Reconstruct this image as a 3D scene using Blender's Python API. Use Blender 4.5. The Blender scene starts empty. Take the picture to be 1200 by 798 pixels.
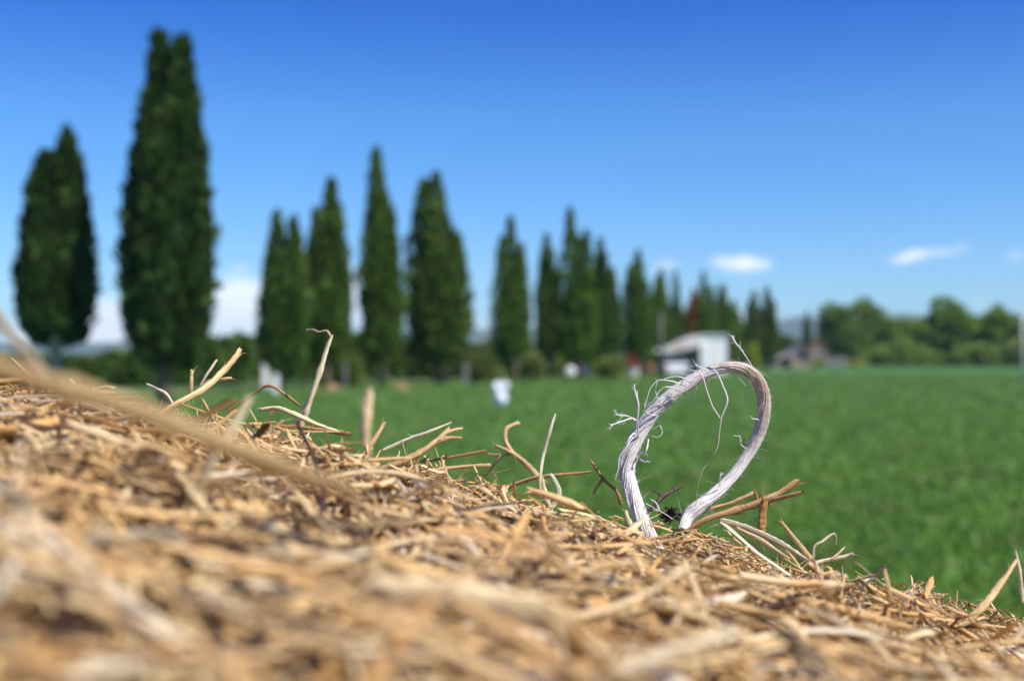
import bpy, math, random
import numpy as np

# ------------------------------------------------------------------ camera, sky, sun, exposure
sc = bpy.context.scene
C = sc.collection
PI = math.pi
FPX = 1424.0                 # focal length in photo pixels (1200 wide)
PITCH = math.atan(16.0 / FPX)
CAMZ = 1.60
cam_d = bpy.data.cameras.new('camera')
cam = bpy.data.objects.new('camera', cam_d)
C.objects.link(cam)
cam.location = (0, 0, CAMZ)
cam.rotation_euler = (PI / 2 + PITCH, 0, 0)
cam_d.sensor_width = 23.6
cam_d.lens = 28.0
cam_d.clip_start = 0.005
cam_d.clip_end = 20000
cam_d.dof.use_dof = True
cam_d.dof.focus_distance = 0.29
cam_d.dof.aperture_fstop = 10.0
sc.camera = cam

SUN_EL, SUN_AZ = math.radians(49), math.radians(122)   # azimuth clockwise from +Y (view direction)
sun_d = bpy.data.lights.new('sun', 'SUN')
sun_d.energy = 5.0
sun_d.angle = math.radians(0.5)
sun_d.color = (1.0, 0.94, 0.84)
sun = bpy.data.objects.new('sun', sun_d)
C.objects.link(sun)
sun.rotation_euler = (PI / 2 - SUN_EL, 0, PI - SUN_AZ)

world = bpy.data.worlds.new('World')
sc.world = world
world.use_nodes = True
wn, wl = world.node_tree.nodes, world.node_tree.links
wn.clear()


def px_dir(px, py):
    v = np.array([(px - 600) / FPX, 1.0, (399 - py) / FPX])
    c, s = math.cos(PITCH), math.sin(PITCH)
    return np.array([v[0], v[1] * c - v[2] * s, v[1] * s + v[2] * c])


def P(px, py, d):
    """world point seen at photo pixel (px, py) at depth d (metres along the view)"""
    return px_dir(px, py) * d + np.array([0, 0, CAMZ])


def wmath(op, a, b=None, c=None, clamp=False):
    n = wn.new('ShaderNodeMath'); n.operation = op; n.use_clamp = clamp
    for i, v in enumerate((a, b, c)):
        if v is None: continue
        if isinstance(v, (int, float)): n.inputs[i].default_value = v
        else: wl.new(v, n.inputs[i])
    return n.outputs[0]


def build_world():
    out = wn.new('ShaderNodeOutputWorld')
    bg = wn.new('ShaderNodeBackground'); bg.inputs['Strength'].default_value = 0.105
    sky = wn.new('ShaderNodeTexSky'); sky.sky_type = 'NISHITA'; sky.sun_disc = False
    sky.sun_elevation = SUN_EL; sky.sun_rotation = SUN_AZ
    sky.altitude = 100; sky.air_density = 1.0; sky.dust_density = 0.15; sky.ozone_density = 3.0
    hs = wn.new('ShaderNodeHueSaturation'); hs.inputs['Saturation'].default_value = 1.22
    hs.inputs['Value'].default_value = 1.0
    wl.new(sky.outputs[0], hs.inputs['Color'])
    tc = wn.new('ShaderNodeTexCoord')
    sep = wn.new('ShaderNodeSeparateXYZ'); wl.new(tc.outputs['Generated'], sep.inputs[0])
    az = wmath('ARCTAN2', sep.outputs[0], sep.outputs[1])
    el = wmath('ARCSINE', sep.outputs[2])
    # clouds far off, each an elongated patch of sky with a ragged noise edge
    clouds = [(276, 356, 48, 36, 0, 1.55), (124, 392, 58, 36, 0, 1.45), (215, 405, 90, 24, 0, .9), (410, 352, 22, 40, 0, 1.1),
              (20, 402, 55, 30, 0, 0.65), (562, 380, 34, 16, 0, 0.55), (500, 385, 40, 16, 0, .55), (872, 307, 42, 13, 0, 0.95), (778, 312, 26, 14, 0, 0.5),
              (1080, 299, 58, 9, 8, 0.48), (1124, 290, 28, 10, 0, .45), (1060, 303, 22, 10, 20, 0.25), (1196, 298, 28, 12, 0, 0.62), (1142, 357, 22, 15, 0, 0.62), (866, 378, 14, 15, 0, 1.1)]
    clouds += [(-250, 330, 130, 50, 0, 0.9), (-520, 300, 160, 40, 5, 0.8), (1500, 330, 120, 30, 3, 0.7), (1750, 290, 150, 22, -4, 0.7)]
    total = None
    for (cx, cy, rx, ry, rot, amp) in clouds:
        a0 = math.atan2(cx - 600, FPX); e0 = math.atan2(415 - cy, math.hypot(FPX, cx - 600))
        k = math.cos(a0) ** 2 if abs(a0) < 1.2 else 0.3
        da = wmath('SUBTRACT', az, a0); de = wmath('SUBTRACT', el, e0)
        c, s = math.cos(math.radians(rot)), math.sin(math.radians(rot))
        u = wmath('ADD', wmath('MULTIPLY', da, c / (rx / FPX * k)), wmath('MULTIPLY', de, s / (rx / FPX * k)))
        v = wmath('ADD', wmath('MULTIPLY', de, c / (ry / FPX)), wmath('MULTIPLY', da, -s / (ry / FPX)))
        r2 = wmath('ADD', wmath('MULTIPLY', u, u), wmath('MULTIPLY', v, v))
        g = wmath('MULTIPLY', wmath('EXPONENT', wmath('MULTIPLY', r2, -0.9)), amp)
        total = g if total is None else wmath('ADD', total, g)
    noi = wn.new('ShaderNodeTexNoise'); noi.inputs['Scale'].default_value = 26; noi.inputs['Detail'].default_value = 7
    noi.inputs['Roughness'].default_value = 0.58
    mp = wn.new('ShaderNodeMapping'); mp.inputs['Scale'].default_value = (1, 1, 2.2)
    wl.new(tc.outputs['Generated'], mp.inputs[0]); wl.new(mp.outputs[0], noi.inputs['Vector'])
    dens = wmath('ADD', total, wmath('MULTIPLY', wmath('SUBTRACT', noi.outputs[0], 0.5), 1.9))
    mr = wn.new('ShaderNodeMapRange'); mr.interpolation_type = 'SMOOTHSTEP'
    wl.new(wmath('MULTIPLY', dens, wmath('MULTIPLY', total, 2.0, clamp=True)), mr.inputs[0])
    mr.inputs[1].default_value = 0.18; mr.inputs[2].default_value = 1.3
    mr.inputs[3].default_value = 0.0; mr.inputs[4].default_value = 0.9
    mix = wn.new('ShaderNodeMix'); mix.data_type = 'RGBA'
    wl.new(mr.outputs[0], mix.inputs['Factor'])
    # deep, clear summer air: the sky is bluer overhead than the texture gives
    tint = wn.new('ShaderNodeValToRGB'); te = tint.color_ramp.elements
    te[0].position = 0.0; te[0].color = (0.52, 0.77, 1.06, 1)
    te[1].position = 1.0; te[1].color = (0.30, 0.50, 0.85, 1)
    for p_, c_ in ((0.07, (0.48, 0.71, 1.04, 1)), (0.19, (0.41, 0.69, 1.02, 1)), (0.27, (0.165, 0.46, 0.97, 1)), (0.5, (0.22, 0.45, 0.88, 1))):
        e_ = te.new(p_); e_.color = c_
    wl.new(sep.outputs[2], tint.inputs[0])
    tm = wn.new('ShaderNodeMix'); tm.data_type = 'RGBA'; tm.blend_type = 'MULTIPLY'; tm.inputs['Factor'].default_value = 1.0
    wl.new(hs.outputs[0], tm.inputs['A']); wl.new(tint.outputs[0], tm.inputs['B'])
    wl.new(tm.outputs['Result'], mix.inputs['A'])
    mix.inputs['B'].default_value = (7.8, 8.0, 8.4, 1)
    wl.new(mix.outputs['Result'], bg.inputs['Color'])
    wl.new(bg.outputs[0], out.inputs['Surface'])


build_world()
vs = sc.view_settings
vs.view_transform = 'Standard'; vs.look = 'None'; vs.exposure = 0.55; vs.gamma = 1.0; vs.use_curve_mapping = False
sc.cycles.use_denoising = True
sc.cycles.max_bounces = 8
sc.cycles.transparent_max_bounces = 8
sc.cycles.volume_bounces = 0

rng = np.random.default_rng(11)
random.seed(5)

# ------------------------------------------------------------------ helpers


def tag(o, label=None, cat=None, group=None, kind=None):
    if label: o['label'] = label
    if cat: o['category'] = cat
    if group: o['group'] = group
    if kind: o['kind'] = kind
    return o


def empty(name, loc, label, cat, group=None):
    o = bpy.data.objects.new(name, None)
    C.objects.link(o); o.location = loc; o.empty_display_size = 0.1
    return tag(o, label, cat, group)


def mesh_obj(name, V, F, mat, parent=None, col=None, suv=None, smooth=True):
    """one mesh object from numpy quads (n,4) or a list of faces; world coordinates"""
    me = bpy.data.meshes.new(name)
    V = np.asarray(V, dtype=np.float32)
    off = np.array(parent.location) if parent is not None else np.zeros(3)
    if parent is not None and parent.parent is not None:
        off = off + np.array(parent.parent.location)
    V = V - off.astype(np.float32)
    if isinstance(F, np.ndarray):
        nf, k = F.shape
        me.vertices.add(len(V)); me.vertices.foreach_set('co', V.ravel())
        me.loops.add(nf * k); me.loops.foreach_set('vertex_index', F.astype(np.int32).ravel())
        me.polygons.add(nf)
        me.polygons.foreach_set('loop_start', (np.arange(nf) * k).astype(np.int32))
        me.update(calc_edges=True)
    else:
        me.from_pydata([tuple(v) for v in V], [], [tuple(int(i) for i in f) for f in F])
    if col is not None:
        a = me.color_attributes.new('col', 'FLOAT_COLOR', 'POINT')
        c4 = np.ones((len(V), 4), np.float32); c4[:, :np.shape(col)[1]] = col
        a.data.foreach_set('color', c4.ravel())
    if suv is not None:
        a = me.attributes.new('suv', 'FLOAT_VECTOR', 'POINT')
        a.data.foreach_set('vector', np.asarray(suv, np.float32).ravel())
    if smooth:
        me.polygons.foreach_set('use_smooth', np.ones(len(me.polygons), bool))
    me.materials.append(mat)
    o = bpy.data.objects.new(name, me)
    C.objects.link(o)
    if parent is not None: o.parent = parent
    return o


def unit(v):
    return v / np.maximum(np.linalg.norm(v, axis=-1, keepdims=True), 1e-9)


class MB:
    """collects boxes, prisms, tubes and lathes into one mesh"""
    def __init__(s): s.v = []; s.f = []

    def add(s, V, F):
        b = len(s.v); s.v += [tuple(map(float, v)) for v in V]; s.f += [tuple(int(i) + b for i in f) for f in F]; return s

    def box(s, x0, x1, y0, y1, z0, z1):
        V = [(x, y, z) for z in (z0, z1) for y in (y0, y1) for x in (x0, x1)]
        return s.add(V, [(0, 2, 3, 1), (4, 5, 7, 6), (0, 1, 5, 4), (2, 6, 7, 3), (0, 4, 6, 2), (1, 3, 7, 5)])

    def prism(s, pts, axis, a, b):
        """pts: outline in the plane across axis ('x': (y,z), 'y': (x,z), 'z': (x,y))"""
        n = len(pts)
        mk = {'x': lambda p, t: (t, p[0], p[1]), 'y': lambda p, t: (p[0], t, p[1]), 'z': lambda p, t: (p[0], p[1], t)}[axis]
        V = [mk(p, a) for p in pts] + [mk(p, b) for p in pts]
        F = [tuple(range(n)), tuple(range(2 * n - 1, n - 1, -1))] + [(i, (i + 1) % n, (i + 1) % n + n, i + n) for i in range(n)]
        return s.add(V, F)

    def tube(s, pts, rad, k=8, caps=True):
        pts = np.array(pts, float); n = len(pts)
        rad = np.broadcast_to(np.array(rad, float), (n,))
        T = unit(np.gradient(pts, axis=0))
        a = np.array([0, 0, 1.0]) if abs(T[0, 2]) < 0.9 else np.array([1.0, 0, 0])
        V = []
        for i in range(n):
            a = unit(a - T[i] * np.dot(a, T[i])); b = np.cross(T[i], a)
            for j in range(k):
                t = 2 * PI * j / k
                V.append(pts[i] + rad[i] * (math.cos(t) * a + math.sin(t) * b))
        F = [(i * k + j, i * k + (j + 1) % k, (i + 1) * k + (j + 1) % k, (i + 1) * k + j) for i in range(n - 1) for j in range(k)]
        if caps: F += [tuple(range(k - 1, -1, -1)), tuple((n - 1) * k + j for j in range(k))]
        return s.add(V, F)

    def lathe(s, prof, c=(0, 0, 0), k=20):
        V = [(c[0] + r * math.cos(2 * PI * j / k), c[1] + r * math.sin(2 * PI * j / k), c[2] + z) for r, z in prof for j in range(k)]
        n = len(prof)
        F = [(i * k + j, i * k + (j + 1) % k, (i + 1) * k + (j + 1) % k, (i + 1) * k + j) for i in range(n - 1) for j in range(k)]
        return s.add(V, F)

    def build(s, name, mat, parent=None, smooth=False, rotz=0, at=(0, 0, 0)):
        V = np.array(s.v, float)
        c, q = math.cos(rotz), math.sin(rotz)
        W = V.copy(); W[:, 0] = V[:, 0] * c - V[:, 1] * q; W[:, 1] = V[:, 0] * q + V[:, 1] * c
        W += np.array(at)
        return mesh_obj(name, W, s.f, mat, parent, smooth=smooth)


def vnoise(p, seed=0):
    """cheap smooth value noise in 2-3D, ~[-1,1]"""
    r = np.random.default_rng(seed)
    out = np.zeros(len(p))
    for i in range(7):
        k = r.normal(size=p.shape[1]); ph = r.uniform(0, 6.28)
        k *= r.uniform(0.6, 1.8) / np.linalg.norm(k)
        out += np.sin(p @ k * 2 * PI + ph)
    return out / 3.2


# ------------------------------------------------------------------ materials


def new_mat(name):
    m = bpy.data.materials.new(name); m.use_nodes = True
    nt = m.node_tree; nt.nodes.clear()
    out = nt.nodes.new('ShaderNodeOutputMaterial')
    return m, nt, out


def N(nt, typ, **kw):
    n = nt.nodes.new(typ)
    for k, v in kw.items():
        if k in n.inputs: n.inputs[k].default_value = v
        else: setattr(n, k, v)
    return n


def attr(nt, name):
    a = nt.nodes.new('ShaderNodeAttribute'); a.attribute_name = name; return a


def noise_mat(name, c1, c2, scale=5, rough=0.8, bump=0.2, detail=5, spec=0.3, dist=0.01, c3=None, scale2=None, metallic=0):
    m, nt, out = new_mat(name); L = nt.links
    tc = N(nt, 'ShaderNodeTexCoord')
    n1 = N(nt, 'ShaderNodeTexNoise', Scale=scale, Detail=detail)
    L.new(tc.outputs['Object'], n1.inputs['Vector'])
    cr = N(nt, 'ShaderNodeValToRGB')
    cr.color_ramp.elements[0].position = 0.35; cr.color_ramp.elements[1].position = 0.65
    cr.color_ramp.elements[0].color = (*c1, 1); cr.color_ramp.elements[1].color = (*c2, 1)
    L.new(n1.outputs[0], cr.inputs[0])
    colr = cr.outputs[0]
    if c3 is not None:
        n2 = N(nt, 'ShaderNodeTexNoise', Scale=scale2, Detail=4)
        L.new(tc.outputs['Object'], n2.inputs['Vector'])
        mr = N(nt, 'ShaderNodeMapRange'); mr.inputs[1].default_value = 0.5; mr.inputs[2].default_value = 0.72
        L.new(n2.outputs[0], mr.inputs[0])
        mx = N(nt, 'ShaderNodeMix', data_type='RGBA'); mx.inputs['B'].default_value = (*c3, 1)
        L.new(mr.outputs[0], mx.inputs['Factor']); L.new(colr, mx.inputs['A']); colr = mx.outputs['Result']
    b = N(nt, 'ShaderNodeBsdfPrincipled', Roughness=rough, Metallic=metallic)
    b.inputs['Specular IOR Level'].default_value = spec
    L.new(colr, b.inputs['Base Color'])
    bp = N(nt, 'ShaderNodeBump', Strength=bump, Distance=dist)
    L.new(n1.outputs[0], bp.inputs['Height']); L.new(bp.outputs[0], b.inputs['Normal'])
    L.new(b.outputs[0], out.inputs['Surface'])
    return m


def straw_mat(name, rough=0.38, trans=0.18):
    m, nt, out = new_mat(name); L = nt.links
    a = attr(nt, 'col'); s = attr(nt, 'suv')
    # streaks run along the stalk: suv = (length in metres, cos, sin), alpha of col is the stalk's own seed
    mp = N(nt, 'ShaderNodeVectorMath', operation='MULTIPLY'); mp.inputs[1].default_value = (110, 1.6, 1.6)
    L.new(s.outputs['Vector'], mp.inputs[0])
    sc_ = N(nt, 'ShaderNodeMath', operation='MULTIPLY'); sc_.inputs[1].default_value = 57.0
    L.new(a.outputs['Alpha'], sc_.inputs[0])
    cb = N(nt, 'ShaderNodeCombineXYZ'); L.new(sc_.outputs[0], cb.inputs[0]); L.new(sc_.outputs[0], cb.inputs[1])
    ad = N(nt, 'ShaderNodeVectorMath', operation='ADD'); L.new(mp.outputs[0], ad.inputs[0]); L.new(cb.outputs[0], ad.inputs[1])
    n1 = N(nt, 'ShaderNodeTexNoise', Scale=2.4, Detail=5, Roughness=0.65)
    L.new(ad.outputs[0], n1.inputs['Vector'])
    mp2 = N(nt, 'ShaderNodeVectorMath', operation='MULTIPLY'); mp2.inputs[1].default_value = (0.25, 5, 5)
    L.new(ad.outputs[0], mp2.inputs[0])
    n2 = N(nt, 'ShaderNodeTexNoise', Scale=1.6, Detail=3, Roughness=0.6)
    L.new(mp2.outputs[0], n2.inputs['Vector'])
    mr = N(nt, 'ShaderNodeMapRange'); mr.inputs[1].default_value = 0.3; mr.inputs[2].default_value = 0.7
    mr.inputs[3].default_value = 0.80; mr.inputs[4].default_value = 1.12
    L.new(n1.outputs[0], mr.inputs[0])
    mr2 = N(nt, 'ShaderNodeMapRange'); mr2.inputs[1].default_value = 0.3; mr2.inputs[2].default_value = 0.7
    mr2.inputs[3].default_value = 0.82; mr2.inputs[4].default_value = 1.08
    L.new(n2.outputs[0], mr2.inputs[0])
    mu = N(nt, 'ShaderNodeMath', operation='MULTIPLY'); L.new(mr.outputs[0], mu.inputs[0]); L.new(mr2.outputs[0], mu.inputs[1])
    cm = N(nt, 'ShaderNodeVectorMath', operation='SCALE')
    L.new(a.outputs['Color'], cm.inputs[0]); L.new(mu.outputs[0], cm.inputs['Scale'])
    # small dark mildew specks
    n3 = N(nt, 'ShaderNodeTexNoise', Scale=7.0, Detail=2)
    L.new(ad.outputs[0], n3.inputs['Vector'])
    mr3 = N(nt, 'ShaderNodeMapRange'); mr3.inputs[1].default_value = 0.64; mr3.inputs[2].default_value = 0.72
    L.new(n3.outputs[0], mr3.inputs[0])
    mx = N(nt, 'ShaderNodeMix', data_type='RGBA'); mx.inputs['B'].default_value = (0.10, 0.055, 0.02, 1)
    L.new(mr3.outputs[0], mx.inputs['Factor']); L.new(cm.outputs[0], mx.inputs['A'])
    b = N(nt, 'ShaderNodeBsdfPrincipled', Roughness=rough); b.inputs['Specular IOR Level'].default_value = 0.55
    L.new(mx.outputs['Result'], b.inputs['Base Color'])
    bp = N(nt, 'ShaderNodeBump', Strength=0.5, Distance=0.0003)
    L.new(mu.outputs[0], bp.inputs['Height']); L.new(bp.outputs[0], b.inputs['Normal'])
    tr = N(nt, 'ShaderNodeBsdfTranslucent'); L.new(mx.outputs['Result'], tr.inputs['Color'])
    ms = N(nt, 'ShaderNodeMixShader'); ms.inputs[0].default_value = trans
    L.new(b.outputs[0], ms.inputs[1]); L.new(tr.outputs[0], ms.inputs[2])
    L.new(ms.outputs[0], out.inputs['Surface'])
    return m


def leaf_mat(name, rough=0.55, trans=0.25, tint=(1, 1, 1)):
    m, nt, out = new_mat(name); L = nt.links
    a = attr(nt, 'col')
    b = N(nt, 'ShaderNodeBsdfPrincipled', Roughness=rough); b.inputs['Specular IOR Level'].default_value = 0.25
    L.new(a.outputs['Color'], b.inputs['Base Color'])
    tr = N(nt, 'ShaderNodeBsdfTranslucent')
    sv = N(nt, 'ShaderNodeVectorMath', operation='MULTIPLY'); sv.inputs[1].default_value = (1.3, 1.5, 0.6)
    L.new(a.outputs['Color'], sv.inputs[0]); L.new(sv.outputs[0], tr.inputs['Color'])
    ms = N(nt, 'ShaderNodeMixShader'); ms.inputs[0].default_value = trans
    L.new(b.outputs[0], ms.inputs[1]); L.new(tr.outputs[0], ms.inputs[2])
    L.new(ms.outputs[0], out.inputs['Surface'])
    return m


def plain_attr_mat(name, rough=0.6, sheen=0.0, trans=0.0):
    m, nt, out = new_mat(name); L = nt.links
    a = attr(nt, 'col')
    b = N(nt, 'ShaderNodeBsdfPrincipled', Roughness=rough)
    L.new(a.outputs['Color'], b.inputs['Base Color'])
    if trans:
        tr = N(nt, 'ShaderNodeBsdfTranslucent'); L.new(a.outputs['Color'], tr.inputs['Color'])
        ms = N(nt, 'ShaderNodeMixShader'); ms.inputs[0].default_value = trans
        L.new(b.outputs[0], ms.inputs[1]); L.new(tr.outputs[0], ms.inputs[2]); L.new(ms.outputs[0], out.inputs['Surface'])
    else:
        L.new(b.outputs[0], out.inputs['Surface'])
    return m


M_STRAW = straw_mat('straw')
M_LEAF = leaf_mat('foliage')
M_GRASS = leaf_mat('grass_blades', 0.5, 0.3)
M_FIBRE = plain_attr_mat('twine_fibre', 0.42, trans=0.25)
M_BARK = noise_mat('bark', (0.10, 0.07, 0.045), (0.22, 0.17, 0.12), 9, 0.9, 0.6, dist=0.03)
M_PALEBARK = noise_mat('pale_bark', (0.36, 0.27, 0.18), (0.52, 0.41, 0.29), 9, 0.9, 0.5, dist=0.03)
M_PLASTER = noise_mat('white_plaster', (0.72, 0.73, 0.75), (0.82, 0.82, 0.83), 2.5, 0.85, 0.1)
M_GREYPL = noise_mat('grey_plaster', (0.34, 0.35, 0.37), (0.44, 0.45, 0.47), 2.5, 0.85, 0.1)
M_OLDWALL = noise_mat('weathered_wall', (0.13, 0.13, 0.12), (0.22, 0.22, 0.2), 2.5, 0.9, 0.3)
M_URN = noise_mat('old_clay', (0.22, 0.09, 0.05), (0.3, 0.13, 0.07), 5, 0.9, 0.3)
M_PINKPL = noise_mat('pink_plaster', (0.27, 0.21, 0.17), (0.36, 0.28, 0.23), 2.0, 0.85, 0.1)
M_ROOFW = noise_mat('pale_roof_sheet', (0.55, 0.50, 0.45), (0.78, 0.76, 0.73), 1.4, 0.6, 0.1, c3=(0.5, 0.34, 0.24), scale2=1.1)
M_TILE = noise_mat('terracotta_tile', (0.20, 0.09, 0.055), (0.28, 0.13, 0.08), 4, 0.8, 0.4)
M_GREYROOF = noise_mat('grey_roof', (0.30, 0.29, 0.30), (0.42, 0.41, 0.42), 3, 0.8, 0.2)
M_GLASS = noise_mat('window_glass', (0.03, 0.04, 0.05), (0.04, 0.05, 0.06), 2, 0.08, 0.0, spec=0.6)
M_WOOD = noise_mat('painted_wood', (0.12, 0.16, 0.2), (0.16, 0.2, 0.25), 6, 0.6, 0.1)
M_CARP = noise_mat('white_car_paint', (0.74, 0.75, 0.77), (0.78, 0.79, 0.8), 1, 0.25, 0.0, spec=0.6)
M_RUBBER = noise_mat('black_rubber', (0.02, 0.02, 0.02), (0.035, 0.035, 0.035), 10, 0.8, 0.1)
M_METAL = noise_mat('galvanised_metal', (0.42, 0.43, 0.44), (0.55, 0.56, 0.57), 5, 0.45, 0.1, metallic=0.4)
M_CONC = noise_mat('pale_concrete', (0.42, 0.40, 0.37), (0.56, 0.54, 0.5), 6, 0.9, 0.3)
M_LAMPR = noise_mat('red_lamp_glass', (0.4, 0.02, 0.02), (0.5, 0.03, 0.03), 5, 0.2, 0.0)
M_WRAP = noise_mat('white_wrap_film', (0.72, 0.73, 0.75), (0.8, 0.8, 0.82), 8, 0.35, 0.4, dist=0.02)
M_BAG = noise_mat('white_plastic_bag', (0.66, 0.68, 0.8), (0.76, 0.78, 0.9), 12, 0.4, 0.6, dist=0.02)
M_SOIL = noise_mat('dry_soil', (0.20, 0.13, 0.07), (0.32, 0.21, 0.12), 5, 0.95, 0.6, dist=0.05)
M_STAKE = noise_mat('dark_stake_wood', (0.08, 0.05, 0.03), (0.14, 0.1, 0.07), 20, 0.9, 0.4)

# ------------------------------------------------------------------ setting: field, verge, hills, haze
GROUND_EDGE = [(-1700, 26), (-900, 32), (-300, 38), (60, 44), (193, 47), (300, 56), (450, 64), (600, 77), (700, 90), (800, 106), (900, 128), (960, 178), (1200, 188), (1600, 200), (2900, 210)]


def edge_depth(px):
    return float(np.interp(px, [p[0] for p in GROUND_EDGE], [p[1] for p in GROUND_EDGE]))


def gpt(px, d, z=0.0):
    return np.array([(px - 600) / FPX * d, d, z])


def field_mat():
    m, nt, out = new_mat('green_field'); L = nt.links
    tc = N(nt, 'ShaderNodeTexCoord')
    n1 = N(nt, 'ShaderNodeTexNoise', Scale=0.9, Detail=6, Roughness=0.6)
    n2 = N(nt, 'ShaderNodeTexNoise', Scale=0.22, Detail=4)
    n3 = N(nt, 'ShaderNodeTexNoise', Scale=14, Detail=5, Roughness=0.7)
    for n in (n1, n2, n3): L.new(tc.outputs['Object'], n.inputs['Vector'])
    cr = N(nt, 'ShaderNodeValToRGB'); e = cr.color_ramp.elements
    e[0].position = 0.3; e[0].color = (0.046, 0.122, 0.032, 1)
    e[1].position = 0.7; e[1].color = (0.060, 0.148, 0.045, 1)
    L.new(n3.outputs[0], cr.inputs[0])
    mr = N(nt, 'ShaderNodeMapRange'); mr.inputs[1].default_value = 0.5; mr.inputs[2].default_value = 0.72; mr.inputs[4].default_value = 0.75
    L.new(n1.outputs[0], mr.inputs[0])
    mx = N(nt, 'ShaderNodeMix', data_type='RGBA'); mx.inputs['B'].default_value = (0.17, 0.19, 0.065, 1)
    L.new(mr.outputs[0], mx.inputs['Factor']); L.new(cr.outputs[0], mx.inputs['A'])
    mr2 = N(nt, 'ShaderNodeMapRange'); mr2.inputs[1].default_value = 0.45; mr2.inputs[2].default_value = 0.7; mr2.inputs[4].default_value = 0.5
    L.new(n2.outputs[0], mr2.inputs[0])
    mx2 = N(nt, 'ShaderNodeMix', data_type='RGBA'); mx2.inputs['B'].default_value = (0.045, 0.135, 0.042, 1)
    L.new(mr2.outputs[0], mx2.inputs['Factor']); L.new(mx.outputs['Result'], mx2.inputs['A'])
    b = N(nt, 'ShaderNodeBsdfPrincipled', Roughness=0.9); b.inputs['Specular IOR Level'].default_value = 0.1
    L.new(mx2.outputs['Result'], b.inputs['Base Color'])
    bp = N(nt, 'ShaderNodeBump', Strength=0.6, Distance=0.08)
    L.new(n3.outputs[0], bp.inputs['Height']); L.new(bp.outputs[0], b.inputs['Normal'])
    L.new(b.outputs[0], out.inputs['Surface'])
    return m


M_FIELD = field_mat()
S = 4200
xs = np.concatenate([[-S, -1500, -600], np.linspace(-250, 250, 41), [600, 1500, S]])
ys = np.concatenate([[-S, -800, -200], np.linspace(-60, 300, 41), [700, 1500, S]])
XX, YY = np.meshgrid(xs, ys)
V = np.stack([XX.ravel(), YY.ravel(), np.zeros(XX.size)], 1)
nx = len(xs)
F = np.array([[j * nx + i, j * nx + i + 1, (j + 1) * nx + i + 1, (j + 1) * nx + i] for j in range(len(ys) - 1) for i in range(nx - 1)])
field = mesh_obj('field', V, F, M_FIELD)
tag(field, kind='structure')

# dry verge along the far edge of the field, under the trees
pts_a, pts_b = [], []
for px in range(-900, 2200, 25):
    d = edge_depth(px)
    w = math.sin(px * 0.05) * 0.4 + math.sin(px * 0.013) * 0.5
    pts_a.append(gpt(px, d - 0.5 + w, 0.004)); pts_b.append(gpt(px, d + 7 + w, 0.004))
V = np.array(pts_a + pts_b); n = len(pts_a)
F = np.array([[i, i + 1, n + i + 1, n + i] for i in range(n - 1)])
M_VERGE = noise_mat('dry_verge', (0.10, 0.12, 0.045), (0.22, 0.20, 0.10), 1.2, 0.95, 0.5, dist=0.05, c3=(0.04, 0.09, 0.03), scale2=0.4)
tag(mesh_obj('verge', V, F, M_VERGE), kind='structure')

# low blue hills kilometres away: a real height field
M_HILL = noise_mat('wooded_hillside', (0.030, 0.055, 0.028), (0.06, 0.09, 0.04), 0.01, 0.95, 0.3, c3=(0.11, 0.12, 0.06), scale2=0.004)
hx = np.linspace(-3600, 3600, 121); hy = np.linspace(2300, 4000, 40)
HX, HY = np.meshgrid(hx, hy)
ppx = 600 + HX / 3000 * FPX
ridge = np.interp(ppx.ravel(), [-1500, -300, 60, 300, 540, 600, 700, 860, 915, 945, 1000, 1060, 1100, 1160, 1230, 1500, 2300],
                  [60, 40, 30, 40, 62, 58, 60, 66, 84, 96, 84, 98, 84, 72, 88, 70, 60]).reshape(HX.shape)
prof = np.exp(-((HY - 3000) / 380.0) ** 2)
g = np.stack([HX.ravel() / 700, HY.ravel() / 500], 1)
HZ = ridge * prof * (1 + 0.10 * vnoise(g, 3).reshape(HX.shape)) - 1.0
V = np.stack([HX.ravel(), HY.ravel(), HZ.ravel()], 1); nx = len(hx)
F = np.array([[j * nx + i, j * nx + i + 1, (j + 1) * nx + i + 1, (j + 1) * nx + i] for j in range(len(hy) - 1) for i in range(nx - 1)])
tag(mesh_obj('hills', V, F, M_HILL), kind='structure')

# the air
m_haze, nt, out = new_mat('haze_air')
pv = N(nt, 'ShaderNodeVolumePrincipled')
pv.inputs['Color'].default_value = (0.55, 0.78, 1.0, 1)
pv.inputs['Density'].default_value = 0.00016
pv.inputs['Anisotropy'].default_value = 0.0
nt.links.new(pv.outputs[0], out.inputs['Volume'])
hz = MB().box(-4300, 4300, -4300, 4300, -1.0, 125).build('haze', m_haze)
tag(hz, kind='stuff')

# ------------------------------------------------------------------ vegetation


def leaves(centers, dirs, length, width, cols, seed=0):
    """leaf-like bent quads pairs: each two quads sharing a mid rib"""
    r = np.random.default_rng(seed)
    n = len(centers)
    T = unit(dirs)
    R = unit(np.cross(T, r.normal(size=(n, 3))))
    Nn = np.cross(T, R)
    L = length[:, None]; W = width[:, None]
    a = centers
    b = centers + T * L * 0.5 + R * W * 0.5 - Nn * W * 0.15
    c = centers + T * L
    d = centers + T * L * 0.5 - R * W * 0.5 - Nn * W * 0.15
    V = np.stack([a, b, c, d], 1).reshape(-1, 3)
    F = np.arange(4 * n).reshape(n, 4)
    col = np.repeat(cols, 4, axis=0)
    return V, F, col


FOLK = np.array([2.2, 1.78, 1.15])


def pick_col(n, base, var, seed, clump=None):
    r = np.random.default_rng(seed)
    k = np.exp(r.normal(0, var, n))[:, None]
    c = np.array(base)[None, :] * k * FOLK
    hue = r.normal(0, 0.12, n)
    c[:, 0] *= 1 + hue; c[:, 2] *= 1 - hue * 0.5
    if clump is not None: c *= clump[:, None]
    return np.clip(c, 0.003, 0.6)


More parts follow.
